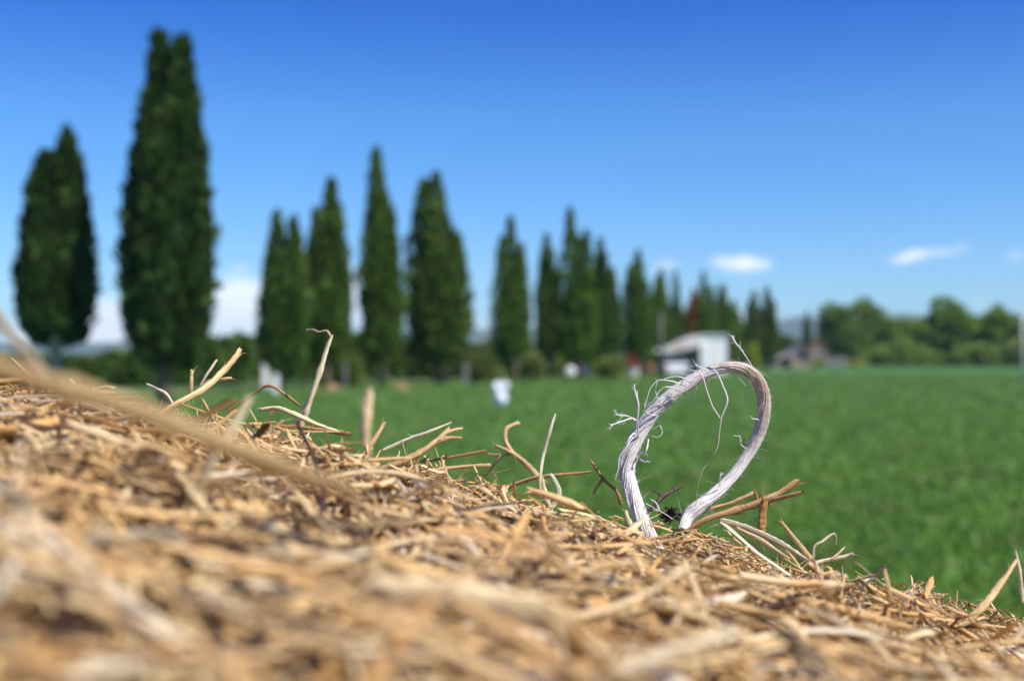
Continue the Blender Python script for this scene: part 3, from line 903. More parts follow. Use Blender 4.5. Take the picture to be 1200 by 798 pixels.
cottage('pink gabled cottage with a low grey roofed annexe', 138, 927, 948, 417, 406, (900, 926.8, 428, 415), M_PINKPL, M_GREYROOF)
cottage('small peach cottage with an orange tiled roof beside the little lone cypress', 158, 952, 970, 407, 400, None, M_PINKPL, M_TILE, depth=3)
d = 150; s_ = d / FPX
wl_root = empty('garden_wall', ((978 - 600) * s_, d, 0), 'low grey wall right of the orange roofed cottage', 'wall')
MB().box((966 - 600) * s_, (992 - 600) * s_, d, d + .25, -.05, 1.25).build('wall_panel', M_OLDWALL, wl_root)
MB().box((966 - 600) * s_ - .04, (992 - 600) * s_ + .04, d - .04, d + .29, 1.253, 1.33).build('coping', M_OLDWALL, wl_root)


def bag_on_stake():
    d = 31.6; s = d / FPX
    X = (587 - 600) * s
    root = empty('bag_on_stake', (X, d, 0), 'crumpled white plastic bag tied on a short dark stake out in the field', 'bag')
    MB().tube([(X + .02, d, -.08), (X + .01, d, .3), (X, d + .01, .85)], [.022, .02, .016], 8).build('stake', M_STAKE, root, smooth=True)
    # bag body: tied waist, two flaring lobes above and a round belly below
    k, nr = 30, 26; V = []; F_ = []
    for i in range(nr):
        t = i / (nr - 1)
        z = 0.24 + t * .66
        rr = np.interp(t, [0, .06, .25, .42, .52, .62, .8, .93, 1], [.02, .14, .205, .19, .13, .15, .175, .14, .03])
        for j in range(k):
            a = 2 * PI * j / k
            fl = 1 + (.50 * np.clip((t - .45) * 3, 0, 1)) * math.cos(2 * a) + .07 * math.sin(5 * a + 9 * t) + .05 * math.sin(11 * a + 17 * t)
            zz = z - (.08 * math.cos(a) ** 2 * 0 + -.02 * t + .26 * max(0, t - .6) * 2.5 * math.sin(a) ** 2)
            V.append((X + rr * .86 * fl * math.cos(a) - .01, d + rr * fl * .75 * math.sin(a), zz + .015 * math.sin(4 * a + 11 * t)))
    for i in range(nr - 1):
        for j in range(k): F_.append((i * k + j, i * k + (j + 1) % k, (i + 1) * k + (j + 1) % k, (i + 1) * k + j))
    F_.append(tuple(range(k - 1, -1, -1))); F_.append(tuple((nr - 1) * k + j for j in range(k)))
    mesh_obj('bag', np.array(V), F_, M_BAG, root)
    MB().lathe([(.05, -.02), (.06, 0), (.05, .02)], (X - .01, d, .24 + .03), 18).build('tie', M_STAKE, root, smooth=True)


bag_on_stake()

# ------------------------------------------------------------------ the bale
# outline of the round bale across the view (x, z relative to the camera), lumpy near the top
TOP = [(-0.34, -0.012), (-0.26, -0.009), (-0.19, -0.008), (-0.126, -0.013), (-0.09, -0.0170), (-0.060, -0.0232), (-0.042, -0.0278), (0.0, -0.0380), (0.022, -0.0436), (0.042, -0.0470), (0.060, -0.0508), (0.078, -0.0575),
       (0.095, -0.0628), (0.126, -0.0738), (0.18, -0.099), (0.26, -0.142), (0.36, -0.208)]
xt = np.array([p[0] for p in TOP]); zt = np.array([p[1] for p in TOP])
CCX, CCZ, CR = -0.24, -0.80, 0.79
a1 = math.atan2(zt[-1] - CCZ, xt[-1] - CCX); a0 = math.atan2(zt[0] - CCZ, xt[0] - CCX)
r1 = math.hypot(zt[-1] - CCZ, xt[-1] - CCX); r0 = math.hypot(zt[0] - CCZ, xt[0] - CCX)
arc = []
for k in np.linspace(0, 1, 60)[1:-1]:
    a = a1 + k * (a0 - 2 * PI - a1)
    rr = np.interp(k, [0, .15, .85, 1], [r1, CR, CR, r0])
    arc.append((CCX + rr * math.cos(a), max(CCZ + rr * math.sin(a), -CAMZ + 0.0)))
OUT = np.array(list(zip(xt, zt)) + arc)
# resample evenly and smooth
seg = np.linalg.norm(np.roll(OUT, -1, 0) - OUT, axis=1); cum = np.concatenate([[0], np.cumsum(seg)])
NU = 1400
uu = np.linspace(0, cum[-1], NU, endpoint=False)
OX = np.interp(uu, cum, np.append(OUT[:, 0], OUT[0, 0])); OZ = np.interp(uu, cum, np.append(OUT[:, 1], OUT[0, 1]))
for _ in range(40):
    OX = (np.roll(OX, 1) + OX * 2 + np.roll(OX, -1)) / 4; OZ = (np.roll(OZ, 1) + OZ * 2 + np.roll(OZ, -1)) / 4
TX = np.roll(OX, -1) - np.roll(OX, 1); TZ = np.roll(OZ, -1) - np.roll(OZ, 1)
tl = np.hypot(TX, TZ); NXo, NZo = -TZ / tl, TX / tl      # outward: path runs clockwise seen from -y
YE, YB, RND = 0.322, -0.90, 0.045


def surf(u, y, sink=0.0):
    """point and normal on the bale: u is arc length from the first outline point, y along the bale"""
    k = (u / cum[-1] * NU) % NU
    i = k.astype(int) % NU; f = k - np.floor(k); j = (i + 1) % NU
    x = OX[i] * (1 - f) + OX[j] * f; z = OZ[i] * (1 - f) + OZ[j] * f
    nx_ = NXo[i] * (1 - f) + NXo[j] * f; nz_ = NZo[i] * (1 - f) + NZo[j] * f
    # rounded rim at the far end, plus lumps
    t = np.clip((y - (YE - RND)) / RND, 0, 1)
    ins = RND * (1 - np.sqrt(np.clip(1 - t * t, 0, 1)))
    gg = np.stack([x * 28, y * 28, z * 28], 1); g2 = gg * 2.7
    lump = 0.0042 * vnoise(gg, 77) + 0.0020 * vnoise(g2, 78)
    nr_ = nx_ * 0
    q = np.clip((0.22 - y) / 0.16, 0, 1); rise = 0.0075 * q * q * (3 - 2 * q)
    h = -ins + lump - sink + rise
    p = np.stack([x + nx_ * h, y, z + nz_ * h + CAMZ], 1)
    nn = unit(np.stack([nx_ * np.sqrt(1 - 0.96 * t * t), t * 0.98, nz_ * np.sqrt(1 - 0.96 * t * t)], 1))
    return p, nn


def flipcheck():
    p, nn = surf(np.array([0.3]), np.array([0.1]))
    return nn[0, 2] > 0


if not flipcheck(): NXo, NZo = -NXo, -NZo

bale = empty('hay_bale', (-0.24, -0.29, 0.0), 'round bale of dry golden straw filling the foreground', 'hay bale')
M_CORE = noise_mat('packed_straw', (0.08, 0.045, 0.018), (0.26, 0.16, 0.065), 260, 0.9, 0.9, dist=0.002, c3=(0.05, 0.028, 0.012), scale2=120)  # packed straw coloured dark brown to paint shade into the gaps
# core
un = np.concatenate([np.linspace(0, 0.85, 240), np.linspace(0.85, cum[-1], 110)[1:-1]])
yn = np.concatenate([[YB], np.linspace(YB + .02, 0, 14), np.linspace(0.01, YE, 80)])
G = []
for y in yn:
    p, _ = surf(un, np.full(len(un), y), sink=0.0065)
    if y == YB:
        c = np.array([CCX, y, CCZ + CAMZ]); p = c + (p - c) * 0.97; p[:, 1] = y
    G.append(p)
V = np.concatenate(G); nu = len(un)
F = [(j * nu + i, j * nu + (i + 1) % nu, (j + 1) * nu + (i + 1) % nu, (j + 1) * nu + i) for j in range(len(yn) - 1) for i in range(nu)]
F += [tuple(range(nu - 1, -1, -1)), tuple((len(yn) - 1) * nu + i for i in range(nu))]
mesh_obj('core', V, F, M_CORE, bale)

PAL = np.array([[0.95, 0.705, 0.38], [0.90, 0.595, 0.26], [0.76, 0.46, 0.165], [0.54, 0.30, 0.095], [0.24, 0.13, 0.048], [0.95, 0.80, 0.57], [0.08, 0.047, 0.022], [0.72, 0.48, 0.21]])
PW = np.array([.27, .25, .15, .06, .06, .11, .03, .07])


def straws(cen, tdir, nrm, L, W, flat, bend, side, r, S=5, K=6, kink=None):
    """vectorised stalks: tubes or split blades, bent, with torn ends"""
    n = len(cen)
    T = unit(tdir); B = unit(np.cross(nrm, T)); Nn = np.cross(T, B)
    s = np.linspace(-0.5, 0.5, S)
    V = np.zeros((n, S, K, 3)); suv = np.zeros((n, S, K, 3))
    ang = np.arange(K) * 2 * PI / K
    ph = r.uniform(0, 6.28, n)
    roll = r.uniform(-.6, .6, n)
    B2 = B * np.cos(roll)[:, None] + Nn * np.sin(roll)[:, None]; N2 = np.cross(T, B2)
    for i in range(S):
        q = s[i]
        c = cen + T * (L * q)[:, None] + Nn * (L * bend * (q * q * 4 - 0.33))[:, None] + B * (L * side * (q * q * 4 - .33))[:, None]
        if kink is not None:
            c = c + (Nn * kink[:, :1] + B * kink[:, 1:2]) * (L * max(0, q - 0.05))[:, None]
        w = W * (1 + 0.16 * np.sin(ph + q * 9)) * (0.75 if i in (0, S - 1) else 1.0)
        for k in range(K):
            e = 0
            if i == 0 or i == S - 1:
                e = r.uniform(-1, 1, n) * W * 1.1
            V[:, i, k] = c + B2 * (w * .5 * math.cos(ang[k]))[:, None] + N2 * (w * .5 * flat * math.sin(ang[k]))[:, None] + (T * np.asarray(e)[:, None] if i in (0, S - 1) else 0)
            suv[:, i, k, 0] = L * (q + .5); suv[:, i, k, 1] = math.cos(ang[k]); suv[:, i, k, 2] = math.sin(ang[k])
    idx = np.arange(n * S * K).reshape(n, S, K)
    F = np.stack([idx[:, :-1, :], np.roll(idx, -1, 2)[:, :-1, :], np.roll(idx, -1, 2)[:, 1:, :], idx[:, 1:, :]], -1).reshape(-1, 4)
    return V.reshape(-1, 3), F, suv.reshape(-1, 3)


def straw_cols(n, per, r):
    c = PAL[r.choice(len(PAL), n, p=PW / PW.sum())] * np.exp(r.normal(-.02, .26, (n, 1)))
    c = np.clip(c * (1 + r.normal(0, .015, (n, 3))), 0.01, 2) * 1.10
    c = c * np.minimum(1, 0.88 / c.max(1, keepdims=True))      # keep the hue when a stalk is very pale
    c4 = np.concatenate([c, r.uniform(0, 1, (n, 1))], 1)
    return np.repeat(c4, per, axis=0)


RIDGE = np.array([(-300, 430), (0, 442), (250, 466), (400, 500), (600, 558), (700, 592), (800, 606), (850, 612), (900, 632), (1000, 668), (1200, 708), (1500, 830)], float)


def above_ridge(q):
    """how many photo pixels a point rises above the crest line, seen from the lens"""
    q = np.atleast_2d(q); y = np.maximum(q[:, 1], .01)
    pxx = 600 + FPX * q[:, 0] / y; pyy = 415 - FPX * (q[:, 2] - CAMZ) / y
    return np.where(q[:, 1] > .0, np.interp(pxx, RIDGE[:, 0], RIDGE[:, 1]) - pyy, -999)


def scatter(n, u0, u1, y0, y1, Lm, Ls, Lmin, Lmax, wr, tilt, lift, seed, S=5, K=6, ybias=None, avoid=True, flatp=.45, kinks=1.0):
    r = np.random.default_rng(seed)
    u = r.uniform(u0, u1, n); y = r.uniform(y0, y1, n) if ybias is None else y0 + (y1 - y0) * r.uniform(0, 1, n) ** ybias
    p, nn = surf(u, y)
    L = np.clip(np.exp(r.normal(math.log(Lm), Ls, n)), Lmin, Lmax)
    W = np.clip(r.uniform(wr[0], wr[1], n) * r.uniform(.6, 1, n), wr[0] * .6, wr[1])
    a = r.uniform(0, 2 * PI, n)
    # many stalks lie along the wrapping direction, falling to the right
    al = r.uniform(0, 1, n) < .42
    a = np.where(al, r.normal(-.25, .5, n), a)
    tx = unit(np.cross(np.array([0, 1.0, 0]), nn)); ty = np.cross(nn, tx)
    ti = r.normal(0, tilt, n)
    T = tx * np.cos(a)[:, None] + ty * np.sin(a)[:, None] + nn * np.tan(np.clip(ti, -1.2, 1.2))[:, None]
    c = p + nn * (r.normal(0, lift, n) + np.abs(np.sin(ti)) * L * .35)[:, None]
    if avoid:   # keep the air round the lens free
        half = L / 2 + .004
        rel = c - np.array([0, 0, CAMZ]); Tn = unit(T)
        tt = np.clip(-(rel * Tn).sum(1), -half, half)
        near = np.linalg.norm(rel + Tn * tt[:, None], axis=1)
        pr = np.maximum(above_ridge(c + Tn * half[:, None] * 1.15), above_ridge(c - Tn * half[:, None] * 1.15))
        pxt = 600 + FPX * c[:, 0] / np.maximum(c[:, 1], .01)
        lim = np.where(c[:, 1] < .23, -4 - (.23 - np.clip(c[:, 1], 0, .23)) * 220, 26)
        lim = np.where((pxt > 610) & (pxt < 910), np.minimum(lim, np.where(L > .014, -16, -2)), lim)
        keep = (near > .05) & ~((pr > lim) & (c[:, 1] > -.03)) & ~((c[:, 1] < .075) & (c[:, 1] > -.06) & (np.abs(c[:, 0]) < .05))
    else: keep = np.ones(n, bool)
    c, T, nn, L, W = c[keep], T[keep], nn[keep], L[keep], W[keep]; m = len(c)
    kz = np.ones(m) if not avoid else 1.0 - ((pxt[keep] > 600) & (pxt[keep] < 920) & (c[:, 1] > .12))
    flat = np.where(r.uniform(0, 1, m) < flatp, r.uniform(.12, .35, m), r.uniform(.6, 1, m))
    bend = r.normal(0, .05, m); side = r.normal(0, .07, m)
    kink = np.where((r.uniform(0, 1, m) < .25)[:, None], r.normal(0, .5 * kinks, (m, 2)), 0) * kz[:, None]
    V, F, suv = straws(c, T, nn, L, W, flat, bend, side, r, S, K, kink)
    return V, F, suv, straw_cols(m, S * K, r)


U0, U1 = 0.08, 0.66        # arc range the photo looks over
parts = []
parts.append(scatter(13000, U0, U1, 0.03, .27, .014, .5, .005, .045, (.0005, .0018), .17, .0024, 101))
parts.append(scatter(12000, U0, U1, 0.21, YE, .0075, .45, .003, .022, (.0003, .0011), .30, .0022, 102))
parts.append(scatter(2000, U0, U1, 0.05, .25, .017, .35, .010, .032, (.0011, .0022), .13, .0038, 103, S=7, K=8, flatp=.65, kinks=.25))
parts.append(scatter(420, U0, U1, 0.18, .31, .020, .35, .012, .036, (.0009, .0017), .12, .0030, 107, S=7, K=8, kinks=.4))
parts.append(scatter(9000, 0.0, 1.0, -.9, .03, .05, .4, .02, .12, (.0015, .0035), .2, .003, 104, S=4, K=5))
parts.append(scatter(5000, 0.66, 1.3, -.1, YE, .04, .4, .02, .12, (.0015, .003), .2, .003, 105, S=4, K=5))
parts.append(scatter(3500, cum[-1] - .7, cum[-1] + .08, -.1, YE, .04, .4, .02, .12, (.0015, .003), .2, .003, 106, S=4, K=5))


def joined(parts):
    Vs, Fs, Us, Cs = [], [], [], []; b = 0
    for V, F, U, Cc in parts:
        Vs.append(V); Fs.append(F + b); Us.append(U); Cs.append(Cc); b += len(V)
    return np.concatenate(Vs), np.concatenate(Fs), np.concatenate(Us), np.concatenate(Cs)


V, F, U_, Cc = joined(parts)
o = mesh_obj('straw_layer', V, F, M_STRAW, bale, col=Cc, suv=U_)
tag(o, kind='stuff')
# chaff: broken flakes and crumbs
ch = [scatter(5000, U0, U1, 0.05, YE, .006, .35, .003, .009, (.0012, .0024), .18, .0015, 113, S=4, K=6, flatp=1.0),
      scatter(6000, U0, U1, 0.255, YE, .0075, .4, .003, .015, (.00012, .0004), .75, .0015, 114, S=5, K=4, flatp=.3),
      scatter(34000, U0, U1, 0.05, YE, .0038, .5, .0015, .010, (.0004, .0014), .5, .0022, 111, S=3, K=4, flatp=.75, ybias=.6),
      scatter(34000, U0, U1, 0.20, YE, .0026, .45, .001, .006, (.0004, .0013), .5, .0024, 115, S=3, K=4, flatp=.6),
      scatter(26000, U0, U1, 0.23, YE, .0028, .4, .0012, .008, (.00025, .0009), .6, .0022, 112, S=3, K=4, flatp=.7)]
V, F, U_, Cc = joined(ch)
tag(mesh_obj('chaff', V, F, M_STRAW, bale, col=Cc, suv=U_), kind='stuff')
# straw on the upright end of the bale
r = np.random.default_rng(120); n = 6000
rr = .76 * np.sqrt(r.uniform(0, 1, n)); aa = r.uniform(0, 2 * PI, n)
c = np.stack([CCX + rr * np.cos(aa), np.full(n, YE - .001) + r.normal(0, .002, n), CCZ + CAMZ + rr * np.sin(aa)], 1)
T = np.stack([r.normal(size=n), r.normal(0, .15, n), r.normal(size=n)], 1)
L = r.uniform(.03, .1, n); m_ = n
V, F, U_ = straws(c, T, np.tile([0, 1.0, 0], (n, 1)), L, r.uniform(.0015, .0035, n), r.uniform(.2, 1, n), r.normal(0, .05, n), r.normal(0, .1, n), r, 4, 5)
tag(mesh_obj('end_straw_layer', V, F, M_STRAW, bale, col=straw_cols(n, 20, r), suv=U_), kind='stuff')


# ---- hand placed stalks, each traced with its own depth and thickness


def crom(pts, n):
    pts = np.array(pts, float)
    if len(pts) == 2: return pts[0] + (pts[1] - pts[0]) * np.linspace(0, 1, n)[:, None]
    Pp = np.vstack([2 * pts[0] - pts[1], pts, 2 * pts[-1] - pts[-2]])
    out = []
    m = len(pts) - 1
    for t in np.linspace(0, m - 1e-6, n):
        i = int(t); f = t - i
        p0, p1, p2, p3 = Pp[i], Pp[i + 1], Pp[i + 2], Pp[i + 3]
        out.append(.5 * ((2 * p1) + (-p0 + p2) * f + (2 * p0 - 5 * p1 + 4 * p2 - p3) * f ** 2 + (-p0 + 3 * p1 - 3 * p2 + p3) * f ** 3))
    return np.array(out)


def tubes_np(paths, rads, K=5):
    """paths (n,S,3), rads (n,S)"""
    n, S_n, _ = paths.shape
    T = unit(np.gradient(paths, axis=1))
    ref = np.tile(np.array([.31, .77, .55]), (n, S_n, 1))
    A = unit(np.cross(T, ref)); B = np.cross(T, A)
    ang = np.arange(K) * 2 * PI / K
    V = paths[:, :, None, :] + rads[:, :, None, None] * (np.cos(ang)[None, None, :, None] * A[:, :, None, :] + np.sin(ang)[None, None, :, None] * B[:, :, None, :])
    idx = np.arange(n * S_n * K).reshape(n, S_n, K)
    F = np.stack([idx[:, :-1, :], np.roll(idx, -1, 2)[:, :-1, :], np.roll(idx, -1, 2)[:, 1:, :], idx[:, 1:, :]], -1).reshape(-1, 4)
    return V.reshape(-1, 3), F


def stalk_geo(path, wpx, seed, flat=0.8, n=28, K=10, rough=.1, nodes=0):
    """path: (px, py, depth); wpx: widths in photo pixels along it"""
    r = np.random.default_rng(seed)
    pts = np.array([P(*p) for p in path])
    c = crom(pts, n)
    dep = crom(np.array([[p[2], 0, 0] for p in path]), n)[:, 0]
    w = np.interp(np.linspace(0, 1, n), np.linspace(0, 1, len(wpx)), wpx) * dep / FPX / 2 * (.86 if path[0][2] > .2 else 1)
    c = c + r.normal(0, .03, c.shape) * w[:, None]
    T = unit(np.gradient(c, axis=0))
    a = unit(np.cross(T[0], np.array([0.1, 1, .2])))
    V, suv = [], []
    acc = 0
    tw = r.uniform(-.5, .5)
    for i in range(n):
        if i: acc += np.linalg.norm(c[i] - c[i - 1])
        a = unit(a - T[i] * np.dot(a, T[i])); b = np.cross(T[i], a)
        kk = 1.0
        if nodes:
            for q in range(nodes): kk += .35 * math.exp(-((i / (n - 1) - (q + .6) / nodes) * n / 1.0) ** 2)
        for j in range(K):
            t = 2 * PI * j / K + tw * i / n
            rad = w[i] * kk * (1 + rough * math.sin(3 * t + i * .35 + seed) + rough * .6 * r.normal())
            off = r.uniform(-1, 1) * w[i] * 1.1 if i in (0, n - 1) else 0
            V.append(c[i] + rad * (math.cos(t) * a + flat * math.sin(t) * b) + T[i] * off)
            suv.append((acc, math.cos(t), math.sin(t)))
    F = [[i * K + j, i * K + (j + 1) % K, (i + 1) * K + (j + 1) % K, (i + 1) * K + j] for i in range(n - 1) for j in range(K)]
    return np.array(V), np.array(F), np.array(suv)


CL = dict(sienna=(.62, .41, .18), pale=(.80, .61, .35), gold=(.74, .51, .23), brown=(.38, .22, .085), grey=(.66, .53, .34), dark=(.08, .05, .03), orange=(.58, .31, .10), tan=(.70, .48, .22), white=(.84, .71, .48))


def stalk(label, pieces, colour, seed, name='straw', cat='straw', flat=.6, nodes=0, rough=.17):
    """pieces: list of (path, widths); the first is the stalk, the rest branches joined to it"""
    ps = []
    r = np.random.default_rng(seed)
    for k, (path, w) in enumerate(pieces):
        V, F, U = stalk_geo(path, w, seed + k, flat=flat, nodes=nodes if k == 0 else 0, rough=rough)
        c4 = np.tile(np.append(np.array(CL[colour]) * math.exp(r.normal(0, .06)), (seed * .137) % 1), (len(V), 1))
        side_ = np.exp(r.normal(0, .22, 10)); c4[:, :3] = np.clip(c4[:, :3] * np.tile(side_, len(V) // 10)[:, None], .01, .93)
        ps.append((V, F, U, c4))
        n_, K_ = 28, 10
        cc_ = V.reshape(n_, K_, 3)
        for q in range(int(r.integers(3, 8))):      # torn fibres peeling off the stalk, mostly near its ends
            i = int(np.clip(r.choice([r.integers(0, 4), r.integers(n_ - 5, n_ - 1), r.integers(3, n_ - 4)]), 0, n_ - 2)); j = int(r.integers(0, K_))
            ctr_ = cc_[i].mean(0); t_ = unit(cc_[min(i + 1, n_ - 1)].mean(0) - cc_[max(i - 1, 0)].mean(0)) * (1 if i > n_ / 2 else -1)
            o_ = unit(cc_[i, j] - ctr_); wd_ = np.linalg.norm(cc_[i, j] - ctr_); Lf = wd_ * r.uniform(2, 7)
            a_ = cc_[i, j] - o_ * wd_ * .2
            pp = np.array([a_ + t_ * Lf * z + o_ * Lf * z * z * r.uniform(.1, .5) for z in np.linspace(0, 1, 6)])
            Vf, Ff = tubes_np(pp[None], np.linspace(.22, .05, 6)[None] * wd_, 4)
            ps.append((Vf, Ff, np.stack([np.linspace(0, .01, len(Vf)), np.ones(len(Vf)), np.zeros(len(Vf))], 1), np.tile(c4[0], (len(Vf), 1))))
    V, F, U, Cc = joined(ps)
    org = V.mean(0)
    o = mesh_obj(name, V - org, F, M_STRAW, None, col=Cc, suv=U); o.location = org
    return tag(o, label, cat, 'single straws poking out of the bale')


S_ = stalk
S_('tall mottled grey stalk with a curled tip standing left of the middle', [([(352, 500, .300), (360, 478, .300), (373, 440, .300), (382, 412, .301), (389, 393, .302)], [10, 9, 8, 6, 4]),
   ([(388, 396, .302), (383, 388, .303), (374, 389, .304), (366, 386, .305), (359, 387, .306)], [3.5, 3, 2.5, 2.5, 2])], 'grey', 201, nodes=3)
S_('thick bent tan stalk rising to the upper right at the left ridge', [([(178, 492, .272), (205, 474, .272), (238, 456, .276), (262, 435, .28), (275, 420, .282), (281, 409, .284)], [7, 8, 8, 8, 8, 6])], 'tan', 203)
S_('thin pale upright straw in the middle of the ridge, left of the twine loop', [([(634, 590, .288), (633, 560, .288), (638, 530, .29), (645, 503, .29), (651, 485, .291)], [3, 4, 4.5, 4.5, 2])], 'white', 204, flat=.4)
S_('forked brownish twig leaning left behind the thin upright straw', [([(632, 562, .345), (618, 545, .345), (600, 530, .345), (592, 515, .346), (594, 502, .347), (608, 495, .348)], [8, 7, 7, 6, 6, 5]),
   ([(606, 536, .345), (594, 528, .344), (580, 522, .343)], [6, 5, 4]), ([(604, 532, .345), (590, 533, .346), (572, 532, .347)], [4, 3, 2])], 'tan', 205)
S_('long dark brown twig with a forked tip pointing right below the twine loop', [([(800, 625, .284), (828, 608, .285), (862, 598, .287), (892, 588, .288), (915, 577, .29), (936, 562, .291)], [6, 7, 9, 11, 8, 7]),
   ([(893, 588, .288), (915, 583, .287), (940, 577, .286)], [8, 6, 5]), ([(888, 590, .288), (886, 580, .288), (884, 574, .288)], [6, 4, 2])], 'brown', 206, nodes=4, rough=.16)
S_('thin straight brown twig just above the dark forked one', [([(806, 607, .292), (835, 596, .292), (860, 588, .292), (885, 577, .292)], [5, 5, 6, 5])], 'tan', 207)
S_('short orange brown stub standing upright below the forked twig', [([(892, 628, .284), (893, 610, .284), (896, 586, .284)], [11, 11, 10])], 'orange', 208, flat=.6)
S_('long pale flat straw sloping down right below the forked twig', [([(845, 610, .278), (880, 620, .277), (915, 637, .276), (947, 657, .275)], [8, 9, 8, 5])], 'white', 209, flat=.25)
S_('second pale flat straw sloping down right, under the first', [([(862, 618, .274), (890, 632, .273), (925, 655, .272)], [5, 6, 4])], 'pale', 210, flat=.25)
S_('gold stalk with a split tip reaching up right left of the middle', [([(425, 556, .277), (460, 545, .277), (490, 532, .278), (512, 516, .280), (528, 502, .282)], [9, 9, 9, 8, 7]),
   ([(512, 517, .28), (527, 513, .281), (541, 513, .282)], [7, 5, 3]), ([(518, 510, .281), (532, 504, .282), (542, 502, .283)], [5, 5, 3])], 'tan', 211)
S_('dark thin straight stem reaching right above the pale one', [([(470, 545, .283), (520, 537, .284), (570, 528, .285)], [3, 4, 3.5])], 'brown', 212)
S_('pale straight stem with a cut end just under the dark one', [([(500, 552, .282), (540, 547, .283), (575, 545, .284)], [5, 5, 5])], 'tan', 213)
S_('slender pale straw rising right over the gold split one', [([(448, 528, .29), (480, 514, .29), (505, 505, .29), (529, 495, .291)], [4, 5, 4, 2])], 'white', 214, flat=.5)
S_('stubby tan stalk standing between the grey stalk and the gold split one', [([(415, 545, .275), (430, 528, .275), (442, 510, .276), (450, 496, .277)], [7, 7, 7, 6])], 'tan', 215)
S_('long thin brown stem lying level behind the thin upright straw', [([(590, 572, .30), (625, 560, .30), (660, 556, .30), (692, 553, .301)], [5, 5, 4, 3])], 'brown', 216)
S_('thick pale stalk rising to the right edge of the photo', [([(1120, 738, .25), (1150, 712, .252), (1172, 685, .255), (1192, 655, .258)], [13, 12, 11, 5])], 'tan', 217)
S_('thin pale straw crossing the thick stalk at the right edge', [([(1190, 645, .262), (1195, 670, .262), (1199, 705, .262)], [3, 5, 5])], 'white', 218)
S_('small straw bent over like a hook on the right slope', [([(953, 652, .282), (955, 640, .282), (963, 635, .282), (972, 628, .283), (979, 625, .283)], [4, 4, 4, 4, 4]),
   ([(978, 625, .283), (980, 631, .283), (979, 638, .283)], [3, 2.5, 2])], 'grey', 219)
S_('blackish crooked twig inside the foot of the twine loop', [([(757, 602, .288), (768, 592, .288), (776, 582, .289), (788, 575, .290), (798, 570, .291)], [5, 6, 6, 5, 4]), ([(775, 583, .289), (770, 577, .289), (764, 574, .289)], [3, 2.5, 2])], 'dark', 220, rough=.2)
S_('pale forked rootlet with stubby legs in front of the twine foot', [([(752, 612, .262), (744, 618, .26), (731, 628, .258), (722, 640, .256), (714, 652, .254)], [8, 10, 10, 9, 7]),
   ([(742, 619, .26), (750, 630, .258), (752, 642, .257), (753, 655, .256)], [9, 8, 8, 6]), ([(740, 618, .26), (735, 606, .262), (733, 598, .264)], [8, 6, 4])], 'pale', 221, flat=.7)
S_('thin brown straw arching over the field left of the grey stalk', [([(268, 482, .31), (296, 462, .31), (315, 452, .31), (335, 463, .31), (352, 476, .31)], [3, 3.5, 4, 4, 3])], 'brown', 222)
S_('broad blurred stalk lying close to the lens at the left', [([(-40, 420, .098), (60, 450, .1), (160, 482, .104), (280, 528, .110), (420, 580, .118)], [26, 26, 26, 24, 16])], 'sienna', 223, nodes=2)
S_('pale out of focus straw slanting into the upper left of the bale', [([(-40, 325, .118), (0, 378, .120), (40, 425, .122), (80, 470, .124)], [15, 14, 13, 10])], 'white', 224, flat=.3)
S_('short pale blurred stub standing against the far field', [([(428, 520, .175), (429, 490, .175), (433, 458, .176)], [11, 12, 11])], 'pale', 225)
S_('pale blurred straw leaning over the broad near stalk', [([(232, 575, .150), (252, 535, .150), (275, 498, .151), (293, 466, .152)], [12, 11, 10, 8])], 'pale', 226, flat=.6)
S_('curled white blade in the tuft beside the thin upright straw', [([(640, 600, .286), (650, 590, .286), (655, 575, .286), (650, 562, .286), (645, 555, .286)], [7, 7, 6, 5, 3])], 'white', 227, flat=.3)
S_('twisted pale blade leaning left of the curled white one', [([(648, 602, .288), (642, 590, .288), (637, 572, .289), (634, 557, .289)], [5, 8, 8, 4])], 'pale', 228, flat=.25)
S_('dark bent stem just left of the twine loop', [([(728, 590, .292), (722, 575, .292), (708, 562, .292), (698, 548, .292), (692, 540, .292)], [5, 5, 4, 4, 3]), ([(706, 562, .292), (700, 570, .292), (695, 580, .292)], [4, 4, 3])], 'brown', 229)
S_('thin bright straw pointing up right at the left ridge', [([(235, 452, .285), (243, 438, .285), (254, 422, .286)], [3.5, 4, 3])], 'white', 230)
S_('upright stub left of the thick bent tan stalk', [([(224, 468, .283), (224, 450, .283), (225, 434, .284)], [5, 5, 4])], 'gold', 231)
S_('level crooked straw below the thick bent tan stalk', [([(228, 462, .28), (245, 447, .28), (262, 444, .28), (272, 443, .281)], [4, 5, 4, 3])], 'tan', 232)
S_('pale thin curved sprig left of the upright stub', [([(205, 478, .283), (195, 462, .283), (183, 455, .283), (172, 450, .284)], [4, 4, 3, 2.5])], 'white', 233)
S_('slender pale straw in the fan at the far left', [([(60, 462, .29), (45, 448, .29), (30, 435, .29), (14, 420, .291)], [3, 3.5, 3, 2])], 'white', 234)
S_('short straw crossing the slender one in the far left fan', [([(65, 466, .29), (52, 450, .29), (40, 432, .29)], [3, 3, 2])], 'pale', 235)
S_('pale straw arching from the field edge down to the foot of the grey stalk', [([(305, 480, .29), (325, 478, .29), (345, 486, .29), (372, 498, .29), (400, 508, .29)], [5, 6, 7, 7, 6])], 'pale', 236)
S_('long dark level stem crossing the foot of the grey stalk', [([(308, 500, .284), (345, 500, .284), (385, 505, .285), (412, 509, .285)], [4, 5, 5, 6])], 'brown', 237)
S_('pale blade standing on the slope halfway to the right edge', [([(1044, 708, .235), (1041, 688, .235), (1037, 667, .236)], [6, 7, 4])], 'tan', 238, flat=.4)
